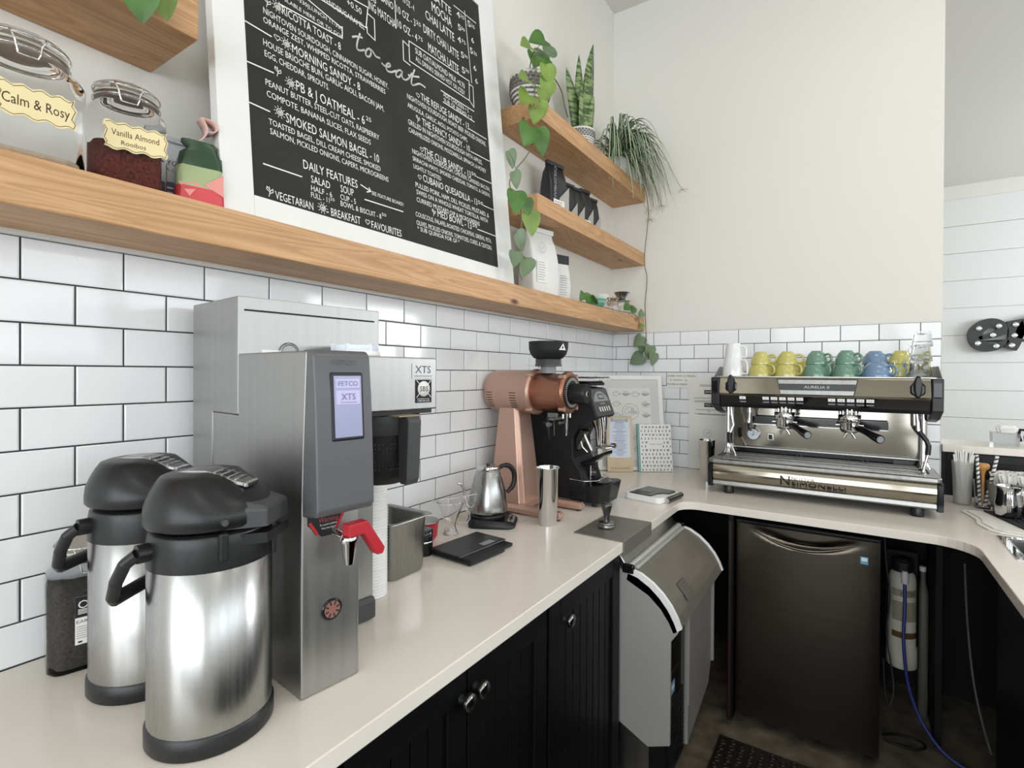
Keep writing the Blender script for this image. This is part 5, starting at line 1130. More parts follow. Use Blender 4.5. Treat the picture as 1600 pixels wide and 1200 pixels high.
b=MB(); text(b,'ANYONE',(-.030,-.0262,.098),(1,0,0),(0,0,1),w=.06,h=.010); text(b,'TEA CO.',(-.020,-.0262,.085),(1,0,0),(0,0,1),w=.036,h=.006); obj('pouch_lettering',b,m_ink,bb)
b=MB(); b.box(-.03,.046,-.0275,-.0265,.028,.062); pb_=obj('purple_label',b,mat('slate purple','5B5A74',.6),bb)
b=MB(); b.box(-.02,.03,-.028,-.0276,.048,.051); b.box(-.02,.02,-.028,-.0276,.038,.041); obj('label_print',b,m_paper,pb_)
# colourful bag, rolled top
t=thing('patterned_pouch','green, pink and red patterned pouch with a rolled pink top beside the chalkboard','pouch',(.135,-2.468,S0),fr_rot+math.radians(-16))
def wr(f,w,d,cx=0,h=.185): return [(cx+x+.0025*math.sin(f*31+i*1.9),y+.002*math.cos(f*23+i*1.3),h*f) for i,(x,y,_) in enumerate(rrect(0,0,w,d,min(.008,d*.4),0,2))]
b=MB(); b.loft([wr(0,.080,.045),wr(.04,.084,.05),wr(.22,.082,.05)]); obj('red_base',b,mat('coral red foil','D0474E',.4),t)
b=MB(); b.loft([wr(.22,.082,.05),wr(.35,.080,.048),wr(.45,.078,.045)]); bb=obj('green_middle',b,mat('sage foil','A4B184',.4),t)
b=MB(); b.loft([wr(.45,.078,.045),wr(.6,.070,.036,.002),wr(.68,.050,.026,.004),wr(.74,.066,.022,.0),wr(.76,.062,.020,.0)]); obj('dark_green_top',b,mat('dark green foil','2F4A34',.3),t)
b=MB(); y=-.0262; b.add([(-.040,y,.045),(.0,y,.050),(-.020,y-.0,.020)],[(0,2,1)]); b.add([(.040,y,.075),(.040,y,.03),(.005,y,.048)],[(0,2,1)]); obj('pink_facets',b,mat('pink foil','E0938C',.4),t)
b=MB(); n=14
P=[(-.004+.006*i/n+ .014*math.sin(PI*i/n),.140+.052*i/n) for i in range(n+1)]+[(.014+.020*math.sin(a)*1.0,.192+.014*math.cos(a)-.014) for a in [PI*k/10 for k in range(11)]]
vs=[(x+.0,-.010,z) for x,z in P]+[(x-.004,.022,z) for x,z in P]; m_=len(P)
b.add(vs,[(i,i+1,m_+i+1,m_+i) for i in range(m_-1)],True); o=obj('rolled_top',b,mat('pale pink foil','DDB8AE',.45),t); q=o.modifiers.new('s','SOLIDIFY'); q.thickness=.002
# ---------------------------------------------------------------- green bowl with coffee filters
def filters(t,rt,rb,h,z,m,n=36,cx=0,cy=0):
    b=MB(); R=[]
    for f in (0,.5,1): 
        r=rb+(rt-rb)*f; am=.0022+.003*f
        R.append([(cx+(r+(am if i%2 else -am))*math.cos(2*PI*i/(2*n)),cy+(r+(am if i%2 else -am))*math.sin(2*PI*i/(2*n)),z+h*f) for i in range(2*n)])
    b.loft(R,True,False,False); b.loft([[(p[0]*.96+cx*.04,p[1]*.96+cy*.04,p[2]) for p in r] for r in R],True,False,False); return b
t=thing('filter_bowl','small teal green bowl holding white paper filters on the long shelf','bowl',(.150,-.560,S0))
b=MB(); b.lathe([(.028,0),(.030,.004),(.046,.020),(.055,.045),(.0555,.048)],n=40,cap1=False); b.lathe([(.054,.048),(.044,.022),(.026,.008)],n=40,cap0=False); bw=obj('bowl_wall',b,mat('teal glaze','5FA893',.15,coat=.4),t)
b=MB(); a0=math.radians(-52); vs,fs=text_geo('KINTO'); b.add([((.0530+.006*y)*math.cos(a0+x*.30),(.0530+.006*y)*math.sin(a0+x*.30),.026+y*.014) for x,y in vs],fs); obj('bowl_lettering',b,m_paper,bw)
obj('paper_filters',filters(t,.060,.040,.036,.034,m_paper),mat('filter paper','EDEBE6',.9),t)
# glass carafe + steel dripper
t=thing('glass_carafe','small clear glass carafe with a steel cone dripper on top at the shelf end','carafe',(.150,-.210,S0))
b=MB(); b.lathe([(.036,0),(.040,.004),(.042,.025),(.036,.055),(.030,.070),(.034,.078)],n=32,cap1=False); b.lathe([(.032,.078),(.028,.070),(.034,.055),(.040,.025),(.034,.006)],n=32,cap0=False); obj('glass_wall',b,m_glass,t)
b=MB(); b.tube([(.036,.0,.06),(.058,.0,.058),(.062,.0,.035),(.042,0,.018)],.004,8); obj('carafe_handle',b,m_glass,t)
b=MB(); b.lathe([(.046,.078),(.047,.081),(.030,.083)],n=32); b.lathe([(.018,.083),(.044,.128),(.046,.130)],n=32,cap1=False); b.lathe([(.043,.130),(.017,.085)],n=32,cap0=False); dc=obj('steel_dripper',b,m_steeld,t)
b=MB()
for i in range(16):
    a=2*PI*i/16; b.tube([(.021*math.cos(a),.021*math.sin(a),.089),(.0445*math.cos(a+.3),.0445*math.sin(a+.3),.127)],.0013,5)
obj('dripper_ribs',b,m_chrome,dc)
t=thing('glass_decanter','small clear stoppered glass between the green bowl and the carafe','decanter',(.165,-.385,S0))
b=MB(); b.lathe([(.030,0),(.034,.003),(.036,.03),(.030,.055),(.022,.064),(.036,.070),(.038,.074),(.001,.075)],n=12,smooth=False); obj('glass_wall',b,m_glass,t)
# ================================================================ PLANTS
def leaf(b,p,d,up_,L,Wd,fold=.25,droop=.3,heart=True,n=6):
    """heart leaf from base p along d"""
    d=Vector(d).normalized(); up_=Vector(up_); s=d.cross(up_); s=s.normalized() if s.length>1e-4 else d.orthogonal().normalized(); u=s.cross(d).normalized(); p=Vector(p)
    prof=[(-.10,.0),(-.15,.26),(-.10,.44),(.06,.54),(.28,.54),(.52,.43),(.74,.27),(.90,.12),(1,0)] if heart else [(0,.0),(.15,.3),(.4,.42),(.7,.28),(1,0)]
    C_=[]; 
    vs=[];k=len(prof)
    for t,w in prof:
        tc=max(t,0.0)
        c=p+d*(L*tc)-u*(droop*L*tc*tc); e=p+d*(L*t)-u*(droop*L*t*t*.9)
        vs+= [tuple(c),tuple(e+s*(w*Wd)+u*(fold*w*Wd)),tuple(e-s*(w*Wd)+u*(fold*w*Wd))]
    fs=[]
    for i in range(k-1):
        a=i*3; c=a+3; fs+=[(a,c,c+1,a+1),(a,a+2,c+2,c)]
    b.add(vs,fs,True)
def vine(name,t,pts,leaves,r=.0022,seedv=1,mats=None):
    """stem tube through pts, leaf list: (index fraction, direction, length, material)"""
    Q=[]; P=[Vector(p) for p in pts]; QQ=[P[0]]+P+[P[-1]]
    for i in range(1,len(QQ)-2):
        for k in range(6):
            tt=k/6; a,b_,c,d=QQ[i-1],QQ[i],QQ[i+1],QQ[i+2]
            Q.append(.5*((2*b_)+(c-a)*tt+(2*a-5*b_+4*c-d)*tt*tt+(3*b_-a-3*c+d)*tt**3))
    Q.append(P[-1]); b=MB(); b.tube([tuple(q) for q in Q],r,6); st=obj('vine_stem',b,m_vine,t)
    for pos,d,L,m in leaves:
        b=MB(); p=Vector(pos); dd=Vector(d).normalized()
        # nearest stem point -> petiole
        q=min(Q,key=lambda z:(z-p).length); b.tube([tuple(q),tuple((q+p)/2+Vector((.004,0,.004))),tuple(p)],.0012,5)
        leaf(b,p,dd,(.8,-.45,.35),L,L*.95,droop=.15); obj('leaf',b,m,t)
# pothos (top shelf, left) with vine hanging in front of the shelf end
S1=2.5475
po=thing('pothos_plant','trailing heart leaved pothos in a patterned pot, left end of the top shelf','potted plant',(.115,-1.150,S1))
def patterned_pot(t,r0,r1,h,m1,m2,kind):
    b=MB(); b.lathe([(r0,0),(r1,h*.5),(r1*1.02,h*.9),(r1*1.02,h),(r1*.94,h),(r1*.9,h*.85)],n=48,cap1=False); pt_=obj('pot',b,m1,t)
    b=MB(); b.lathe([(.001,h*.86),(r1*.92,h*.86)],n=32,cap0=False,cap1=False); obj('soil',b,m_soil,t)
    b=MB(); rows=7 if kind==0 else 9
    for j in range(rows):
        z=h*(.06+.84*j/rows); r=(r0+(r1-r0)*min(1,z/(h*.5))+r1*.02*max(0,min(1,(z/h-.5)/.4)))*1.012+.0008+h/rows*.03; n=26
        for i in range(n):
            a=2*PI*(i+(j%2)*.5)/n; da=2*PI/n
            def Pt(u,v): return (r*math.cos(a+u*da),r*math.sin(a+u*da),z+v*h/rows)
            if kind==0:
                w=.10
                for p0,p1 in (((-.45,.15),(0,.85)),((0,.85),(.45,.15)),((-.25,.1),(.25,.1)),((-.3,.8),(-.45,.5)),((0,.35),(0,.55))):
                    A_=Pt(*p0);B2=Pt(*p1); nn=(math.cos(a),math.sin(a),0); b.ribbon([A_,B2],.0042,nn)
            else: b.add([Pt(-.34,.12),Pt(.34,.12),Pt(.34,.8),Pt(-.34,.8),Pt(-.14,.35),Pt(.14,.35),Pt(.14,.6),Pt(-.14,.6)],[(0,1,5,4),(1,2,6,5),(2,3,7,6),(3,0,4,7)])
        if kind==0: b.tube([(r*math.cos(2*PI*i/48),r*math.sin(2*PI*i/48),z-.001) for i in range(49)],.0012,4)
    obj('pot_pattern',b,m2,pt_)
patterned_pot(po,.060,.085,.135,mat('white ceramic','E3E1DC',.4),mat('grey brown glaze','6B645E',.5),0)
def wl(p): return (p[0]-.115,p[1]+1.150,p[2]-S1)
G,PL,GG=m_greenleaf,m_greenpale,m_greengrey
fx_=.232
vp=[(.12,-1.17,2.70),(.19,-1.25,2.72),(.232,-1.29,2.66),(fx_,-1.30,2.55),(fx_,-1.31,2.44),(fx_,-1.31,2.34),(fx_-.01,-1.34,2.27),(.225,-1.42,2.19),(.225,-1.46,2.12),(.228,-1.395,2.06),(.228,-1.385,1.98),(.228,-1.39,1.90),(.228,-1.40,1.83),(.225,-1.375,1.79)]
dn=(.15,.1,-1)
def at(u,v,x):  # not screen space: wall-parallel plane table below was measured in metres
    return None
L1=[((.21,-1.20,2.79),(-.2,-.8,-.35),.085,G),((.17,-1.20,2.74),(.3,-.5,-.9),.08,G),((.12,-1.10,2.80),(.2,.5,.3),.08,GG),((.15,-1.12,2.76),(.4,.2,-.5),.085,G),((.235,-1.34,2.68),(.1,-.9,-.35),.075,PL),((.24,-1.23,2.66),(.1,.2,-1),.080,PL),((.24,-1.225,2.60),(.1,-.1,-1),.075,PL),((.238,-1.36,2.545),(.1,-.8,-.25),.070,PL),((.24,-1.27,2.55),(.1,.25,-.9),.055,PL),((.236,-1.35,2.49),(.1,-.75,-.6),.085,PL),((.24,-1.27,2.50),(.1,.2,-1),.060,PL),((.24,-1.31,2.455),(.1,-.25,-1),.065,PL),((.236,-1.34,2.37),(.1,-.5,-.8),.095,G),((.238,-1.29,2.38),(.1,.35,-.8),.095,G),
((.228,-1.47,2.235),(0,.6,-.8),.060,GG),((.228,-1.44,2.17),(0,.5,-.8),.060,GG),((.232,-1.43,2.10),(.1,-.1,-1),.080,G),((.236,-1.37,2.09),(.1,.25,-1),.060,G),((.236,-1.345,2.045),(.1,.25,-1),.085,PL),((.232,-1.42,1.95),(0,.8,-.8),.075,GG),((.232,-1.43,1.88),(.05,-.2,-1),.055,GG),((.234,-1.36,1.87),(.1,-.35,-1),.075,GG)]
vine('v',po,[wl(p) for p in vp],[(wl(p),d,L,m) for p,d,L,m in L1])
bk=[(.10,-1.08,2.70),(.15,-1.04,2.74),(.19,-1.02,2.68),(.215,-1.03,2.60),(.215,-1.0,2.56)]
vine('v2',po,[wl(p) for p in bk],[(wl((.17,-1.10,2.80)),(.1,.4,.5),.07,GG)],r=.003)
# snake plant
sn=thing('snake_plant','upright mottled snake plant in a small black and white pot','potted plant',(.118,-.680,S1))
patterned_pot(sn,.052,.068,.098,mat('white ceramic','E3E1DC',.4),m_ink,1)
m_snake=bpy.data.materials.new('snake leaf'); m_snake.use_nodes=True; nt=m_snake.node_tree; N=nt.nodes; L=nt.links; bs=N['Principled BSDF']; bs.inputs['Roughness'].default_value=.4
tc=N.new('ShaderNodeTexCoord'); mp=N.new('ShaderNodeMapping'); mp.inputs['Scale'].default_value=(14,14,75); L.new(tc.outputs['Object'],mp.inputs[0]); nz=N.new('ShaderNodeTexNoise'); nz.inputs['Scale'].default_value=1; nz.inputs['Detail'].default_value=3; L.new(mp.outputs[0],nz.inputs[0])
rp=N.new('ShaderNodeValToRGB'); L.new(nz.outputs[0],rp.inputs[0]); rp.color_ramp.elements[0].color=hexc('3F5A33')+(1,); rp.color_ramp.elements[0].position=.44; rp.color_ramp.elements[1].color=hexc('8FA46A')+(1,); rp.color_ramp.elements[1].position=.56; L.new(rp.outputs[0],bs.inputs['Base Color'])
random.seed(21)
def snake(bx,by,h,w,lx,ly,tw):
    b=MB(); n=10; vs=[]
    for i in range(n+1):
        f=i/n; ww=w*(.62+.5*math.sin(PI*min(f*1.15,1)*.62))*(1-f**5)*(1 if f<.999 else 0)+.0005; a=tw+f*.5
        cx=bx+lx*f*f; cy=by+ly*f*f; z=.07+h*f; c,s_=math.cos(a),math.sin(a); cup_=.35*ww
        vs+= [(cx-c*ww,cy-s_*ww,z),(cx+s_*cup_*.6,cy-c*cup_*.6,z),(cx+c*ww,cy+s_*ww,z)]
    b.add(vs,[q for i in range(n) for q in ((i*3,i*3+1,i*3+4,i*3+3),(i*3+1,i*3+2,i*3+5,i*3+4))],True); o=obj('leaf',b,m_snake,sn); s2=o.modifiers.new('s','SOLIDIFY'); s2.thickness=.003
snake(.02,.02,.49,.040,.015,.045,1.1); snake(.0,-.020,.40,.026,.0,-.005,.9); snake(-.01,-.035,.30,.030,-.01,-.085,.8); snake(.02,-.035,.24,.028,.02,-.035,1.4); snake(.025,.035,.22,.026,.02,.02,1.0); snake(-.02,.02,.27,.026,-.02,.02,.6); snake(.01,.0,.32,.024,.02,.0,1.6)
# spider plant
sp=thing('spider_plant','bushy striped spider plant spilling over the right end of the top shelf','potted plant',(.120,-.250,S1))
b=MB(); b.lathe([(.050,0),(.072,.09),(.075,.10),(.068,.10)],n=36,cap1=False); obj('pot',b,m_whitep,sp)
b=MB().lathe([(.001,.09),(.068,.09)],n=24,cap0=False,cap1=False); obj('soil',b,m_soil,sp)
b=MB(); random.seed(5)
def blade(b,a,L,rise,w,x0=0,y0=0,z0=.095,maxx=9):
    n=12; pts=[]; drop=random.uniform(.45,1.05)
    for i in range(n+1):
        f=i/n; r=L*(f*.92-.10*f*f*f); z=z0+rise*4*f*(1-f)*.75+ rise*.9*f -(L*drop)*f**2.6
        x=x0+r*math.cos(a); y=y0+r*math.sin(a); pts.append(Vector((max(x,-.108),min(y,.232),z)))
    s=Vector((-math.sin(a),math.cos(a),0)); vs=[]
    for i,p in enumerate(pts):
        f=i/n; ww=w*(1-.85*f**2)*(.7+.6*min(f*4,1)*.5); up_=Vector((0,0,1))
        vs+= [tuple(p-s*ww+up_*ww*.45),tuple(p-s*ww*.35),tuple(p+s*ww*.35),tuple(p+s*ww+up_*ww*.45)]
    for i in range(n):
        for k in range(3):
            b.mi=1 if k==1 else 0; q=i*4+k; 
            b.add([vs[q],vs[q+1],vs[q+5],vs[q+4]],[(0,1,2,3)],True)
    b.mi=0
for i in range(150):
    a=random.gauss(-.1,.95)
    blade(b,a,random.uniform(.16,.30)+.17*max(0,math.cos(a))*random.random(),random.uniform(.04,.20),random.uniform(.0060,.0095),random.uniform(-.02,.02),random.uniform(-.02,.02))
fo=obj('foliage',b,[m_dkgreen,m_cream],sp)
b=MB()
for pts in ([(.03,.05,.15),(.12,.15,.22),(.17,.20,.12),(.19,.21,-.05),(.20,.215,-.13)],[(.05,.03,.12),(.16,.10,.20),(.25,.17,.10),(.30,.20,-.02),(.325,.21,-.06)],[(.03,.0,.10),(.10,-.02,.12),(.13,.02,-.02),(.15,.06,-.16),(.17,.08,-.19)],[(.03,.08,.12),(.09,.17,.1),(.115,.2,-.06),(.13,.215,-.20)]):
    b.tube([tuple(p) for p in [Vector(q) for q in pts]],.0016,5)
    e=pts[-1]
    for k in range(5):
        a=k*1.25; b.tube([e,(e[0]+.018*math.cos(a),e[1]+.012*math.sin(a),e[2]+.006),(e[0]+.03*math.cos(a),min(.24,e[1]+.02*math.sin(a)),e[2]-.008)],.0012,4)
obj('runners',b,mat('straw runner','A8A27A',.6),sp)
# long bare vine down the corner ending in grey green leaves
tv=thing('trailing_vine','long bare vine hanging at the shelf ends, grey green leaves at its tip','vine',(.232,-.05,2.52))
def wv(p): return (p[0]-.232,p[1]+.05,p[2]-2.52)
vp=[(.20,-.10,2.556),(.228,-.06,2.53),(.245,-.05,2.40),(.240,-.05,2.30),(.225,-.045,2.18),(.222,-.04,2.08),(.232,-.03,2.02),(.230,-.03,1.95),(.222,-.03,1.86),(.226,-.03,1.74),(.230,-.03,1.64),(.222,-.03,1.58),(.233,-.03,1.535)]
vine('v3',tv,[wv(p) for p in vp],[(wv(p),d,L,GG) for p,d,L in [((.205,-.035,1.655),(-.5,-.3,-.75),.075),((.195,-.035,1.60),(.35,-.2,-.8),.05),((.205,-.035,1.545),(-.6,-.2,-.45),.085),((.255,-.035,1.60),(.05,-.3,-1),.075),((.275,-.035,1.555),(.05,-.2,-1),.070)]],r=.0024)
# vine lying on the long shelf
tw=thing('trailing_vine','short vine lying along the shelf front past the glass carafe and over its end','vine',(.18,-.50,S0))
def ww_(p): return (p[0]-.18,p[1]+.50,p[2]-S0)
vine('v4',tw,[ww_(p) for p in [(.180,-.80,1.782),(.192,-.70,1.779),(.197,-.45,1.779),(.200,-.34,1.779),(.200,-.24,1.782),(.216,-.17,1.775),(.220,-.11,1.73),(.221,-.08,1.69)]],[(ww_(p),d,L,m) for p,d,L,m in [((.190,-.80,1.79),(.1,-.3,.7),.045,G),((.185,-.74,1.800),(.1,.5,.3),.055,G),((.200,-.70,1.795),(.3,-.3,.1),.050,G),((.200,-.27,1.80),(.1,-.1,.9),.05,G),((.207,-.22,1.80),(.3,.5,.1),.05,G),((.222,-.105,1.775),(.1,.1,.9),.045,GG),((.222,-.085,1.73),(.1,-.3,-.6),.035,PL)]],r=.002)
# plant on the upper-left shelf: only its lowest leaves hang into the picture
tl=thing('hanging_pothos','bright green pothos leaves hanging over the front of the upper left shelf','potted plant',(.10,-2.66,2.1645))
b=MB(); b.lathe([(.05,0),(.07,.11),(.065,.11)],n=32,cap1=False); obj('pot',b,m_whitep,tl)
vine('v5',tl,[(0,0,.11),(.06,.0,.14),(.12,.02,.10),(.135,.03,.0),(.135,.035,-.03)],[((.137,.045,-.050),(.0,.1,-1),.066,G),((.137,-.02,-.045),(.0,-.2,-1),.045,PL),((.13,.075,-.03),(.1,.3,-1),.06,PL),((.05,.03,.16),(.6,.4,.4),.07,G),((.05,-.04,.14),(.5,-.6,.1),.07,G)])
# ================================================================ ICE MACHINE
im=thing('ice_maker','stainless and grey undercounter ice maker with a curved dark lid','ice maker',(.40,-1.13,0.0005))
def IB(): b=MB(); b.M=Matrix.Translation((-.40,1.13,0)); return b
ya,yb=-1.405,-.815
b=IB(); b.prism([(.12,.10),(.735,.10),(.735,.70),(.66,.80),(.62,.855),(.12,.855)],ya+.012,yb-.012,'y'); ib=obj('cabinet_body',b,m_steel,im,bevel=.003)
arcp=[(.665,.800),(.705,.790),(.745,.768),(.778,.740),(.805,.708),(.824,.675),(.836,.645)]
b=IB(); b.prism(arcp+[(.820,.643),(.805,.668),(.78,.700),(.745,.730),(.70,.752),(.66,.765)],ya+.014,yb-.014,'y'); ld=obj('curved_lid',b,mat('brownish grey plastic','6D6860',.36,var=.1,vscale=12),im)
b=IB(); b.box(.795,.799,-1.27,-1.20,.655,.675); 
for y in (ya,yb-.012):
    b=IB(); b.prism([(p[0]+.004,p[1]+.004) for p in arcp]+[(.815,.630),(.80,.66),(.775,.695),(.735,.730),(.66,.765)],y,y+.012,'y'); obj('lid_edge_trim',b,m_whitep,ld)
b=IB(); b.M=b.M@Matrix.Translation((.806,-1.24,.712))@Matrix.Rotation(math.radians(50),4,'Y'); b.box(-.030,.030,-.035,.035,-.001,.0015); obj('lid_emblem',b,mat('emblem grey','5C5750',.4),ld,bevel=.001)
b=IB(); b.cyl((.662,ya+.005,.800),(.662,yb-.005,.800),.012,n=16); b.box(.655,.690,ya+.03,yb-.03,.795,.806); obj('hinge_bar',b,mat('pale steel strip','CFCFCB',.42,.5),im,bevel=.002)
for y in (ya-.004,yb-.014):
    b=IB(); b.box(.645,.685,y,y+.018,.786,.815); obj('hinge_cap',b,m_blackg,im,bevel=.005)
sp_=[(p[0]-.006,p[1]-.01) for p in arcp]+[(.806,.60),(.806,.275),(.735,.245),(.62,.30),(.62,.80)]
m_icegrey=mat('grey side cover','9B9996',.42)
for y in (ya,yb-.012):
    b=IB(); b.prism(sp_,y,y+.012,'y'); obj('side_cover',b,m_icegrey,im,bevel=.002)
b=IB(); b.box(.735,.798,ya+.012,ya+.06,.26,.585); b.box(.735,.80,-1.165,yb-.012,.24,.59); 
b=IB(); b.loft([[(.74,-1.165,z),(.800,-1.165,z),(.796,yb-.012,z),(.74,yb-.012,z)] for z in (.27,.62)],smooth=False); obj('front_panel',b,m_icegrey,im,bevel=.006)
b=IB(); b.prism([(-1.165,.27),(yb-.012,.27),(yb-.05,.20),(-1.165,.13)],.742,.796,'x'); obj('panel_foot',b,m_icegrey,im,bevel=.003)
b=IB(); b.box(.735,.785,ya+.012,-1.170,.12,.63); gr=obj('grille',b,m_blackg,im)
b=IB(); 
for i in range(14): b.box(.785,.788,ya+.05,-1.19,.14+i*.016,.147+i*.016)
obj('grille_slats',b,m_blackp,gr)
b=IB(); b.box(.7855,.7865,-1.33,-1.29,.385,.425); st=obj('energy_sticker',b,mat('light blue','6FA9CF',.5),gr)
b=IB(); b.box(.7867,.7871,-1.325,-1.295,.400,.415); obj('sticker_mark',b,m_paper,st)
b=IB(); text(b,'scotsman',(.7855,-1.37,.452),(0,1,0),(0,0,1),w=.12,h=.016); obj('maker_lettering',b,mat('bronze lettering','8A5A4A',.4,.5),gr)
b=IB(); b.box(.14,.70,ya+.03,yb-.03,.0,.10); obj('kick_base',b,m_steeld,im)
# ================================================================ FRIDGE
fr=thing('mini_fridge','black stainless undercounter fridge with a scooped handle in its door','fridge',(1.118,-.40,.0005))
def FB(): b=MB(); b.M=Matrix.Translation((-1.118,.40,0)); return b
m_fr=mat('dark stainless','5E5850',.30,1,rvar=.05,vscale=1,stretch=(2,2,60))
b=FB(); b.box(.880,1.358,-.68,-.10,.03,.835); obj('fridge_body',b,m_blackp,fr,bevel=.004)
b=FB(); x0,x1=.874,1.364
Rg=[]
def drow(z,pull=0):
    P=[]; n=24
    for i in range(n+1):
        f=i/n; x=x0+(x1-x0)*f; bow=.012*math.sin(PI*f)**.6
        # crescent scoop under the top edge
        zc=.806-.046*math.sin(PI*min(max((f-.12)/.76,0),1)); 
        s=max(0,1-abs(z-(zc+.012))/.020) if .12<f<.88 and z>zc-.004 else 0
        P.append((x,-.722-bow-.010+.020*s*math.sin(PI*min(max((f-.12)/.76,0),1)),z))
    return P
zs_=[.045,.055]+[.10+.1*i for i in range(7)]+[.72+.006*i for i in range(19)]
rows=[drow(z) for z in zs_]
vs=[p for r in rows for p in r]; n=len(rows[0]); fs=[(j*n+i,j*n+i+1,(j+1)*n+i+1,(j+1)*n+i) for j in range(len(rows)-1) for i in range(n-1)]
b.add(vs,fs,True); 
b.box(x0,x1,-.722,-.685,.045,.828)
dr=obj('door',b,m_fr,fr)
b=FB(); b.box(.872,1.366,-.735,-.685,.829,.842); obj('door_top_cap',b,m_blackg,fr,bevel=.003)
b=FB(); n=20; P=[]
for i in range(n+1):
    f=i/n; P.append((.930+.372*f,-.7345-.012*math.sin(PI*f)**.6,.808-.048*math.sin(PI*f)))
b.tube(P,[.002+.005*math.sin(PI*i/n) for i in range(n+1)],8); obj('handle_lip',b,m_fr,dr)
b=FB(); b.box(1.303,1.327,-.742,-.7405,.745,.772); st=obj('energy_sticker',b,mat('sky blue','59A9D6',.5),dr)
b=FB(); b.box(1.306,1.324,-.7428,-.7422,.756,.769); obj('sticker_mark',b,m_paper,st)
b=FB(); text(b,'Danby',(1.09,-.7455,.16),(1,0,0),(0,0,1),w=.075,h=.014); obj('maker_lettering',b,mat('dim lettering','3A3834',.4),dr)
for x,y in ((.90,-.66),(1.33,-.66),(.90,-.14),(1.33,-.14)):
    b=FB(); b.lathe([(.015,0),(.016,.032)],(x,y,0),n=14); obj('foot',b,m_blackp,fr)
# ================================================================ WATER FILTER and hoses
wf=thing('water_filter','white cylindrical water filter with brown striped label right of the fridge','water filter',(1.452,-.34,.23))
b=MB(); b.lathe([(.045,0),(.052,.004),(.053,.010),(.053,.085),(.048,.088),(.048,.36),(.044,.385),(.034,.395)],n=36); wb=obj('filter_body',b,mat('cream white plastic','D8D4C8',.4),wf)
b=MB()
def band(b,z0,z1,r=.0487,a0=-2.4,a1=.3,n=18):
    R=[[(r*math.cos(a0+(a1-a0)*i/n),r*math.sin(a0+(a1-a0)*i/n),z) for i in range(n+1)] for z in (z0,z1)]
    b.loft(R,False,False,True,False)
band(b,.13,.155); obj('brown_stripe',b,mat('brown stripe','6A5230',.5),wb)
b=MB(); band(b,.20,.28); band(b,.30,.33); obj('label_panel',b,mat('taupe label','A79E8C',.6),wb)
b=MB(); n=5
vs,fs=text_geo('FILTER'); b.add([((.0492)*math.cos(-1.75+x*.38),(.0492)*math.sin(-1.75+x*.38),.305+y*.025) for x,y in vs],fs); obj('label_lettering',b,m_greyp,wb)
b=MB(); b.lathe([(.034,.393),(.036,.41),(.036,.445),(.02,.45)],n=28); b.box(-.012,.012,-.05,.03,.40,.44); obj('filter_head',b,m_black,wf)
b=MB(); b.lathe([(.012,.36),(.013,.395),(.009,.41)],(.005,-.055,0),n=16); obj('hose_fitting',b,m_paper,wf)
b=MB(); b.box(-.055,.055,.053,.075,.02,.46); b.box(-.012,.012,.04,.06,.41,.44); obj('wall_bracket',b,m_dark,wf)
b=MB(); b.box(-.055,.055,.075,.31,.30,.33); obj('bracket_arm',b,m_dark,wf)
def hose(name,label,pts,r,m,cat='hose'):
    P=[Vector(p) for p in pts]; QQ=[P[0]]+P+[P[-1]]; Q=[]
    for i in range(1,len(QQ)-2):
        for k in range(7):
            t=k/7; a,b_,c,d=QQ[i-1],QQ[i],QQ[i+1],QQ[i+2]; Q.append(tuple(.5*((2*b_)+(c-a)*t+(2*a-5*b_+4*c-d)*t*t+(3*b_-a-3*c+d)*t**3)))
    Q.append(tuple(P[-1])); b=MB(); b.tube(Q,r,8); return tag(obj(name,b,m),label,cat)
hose('water_hose','blue plastic water hose running from the white filter down to the floor',[(1.457,-.395,.59),(1.456,-.42,.50),(1.452,-.45,.36),(1.47,-.47,.20),(1.52,-.50,.08),(1.60,-.54,.012),(1.75,-.60,.0065)],.006,mat('blue hose','36428A',.4))
hose('power_cord','thin black cord dangling left of the white filter',[(1.385,-.46,.86),(1.39,-.46,.70),(1.405,-.46,.55),(1.395,-.46,.40),(1.41,-.46,.28),(1.42,-.47,.18),(1.405,-.48,.12),(1.39,-.48,.18),(1.385,-.48,.30)],.003,m_greyp,'cord')
hose('power_cord','black cord looped on the floor beside the fridge',[(1.385,-.50,.006),(1.43,-.47,.006),(1.49,-.46,.006),(1.52,-.49,.006),(1.49,-.53,.006),(1.42,-.54,.006),(1.386,-.53,.006)],.005,m_black,'cord')
hose('drain_tube','clear grey drain tube curving down in front of the right black panel',[(1.600,-.72,.80),(1.605,-.74,.62),(1.615,-.78,.45),(1.63,-.83,.34),(1.645,-.89,.27)],.004,m_greyp,'tube')
t=thing('grey_jug','dull white plastic jug standing in the dark bay right of the filter','jug',(1.530,-.22,.0005))
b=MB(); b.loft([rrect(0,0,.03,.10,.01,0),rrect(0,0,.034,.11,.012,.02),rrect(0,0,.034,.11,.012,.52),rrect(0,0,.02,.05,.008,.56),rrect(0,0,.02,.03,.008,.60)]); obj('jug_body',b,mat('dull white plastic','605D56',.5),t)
b=MB(); b.lathe([(.012,.60),(.012,.62)],n=14); obj('cap',b,m_whitep,t)
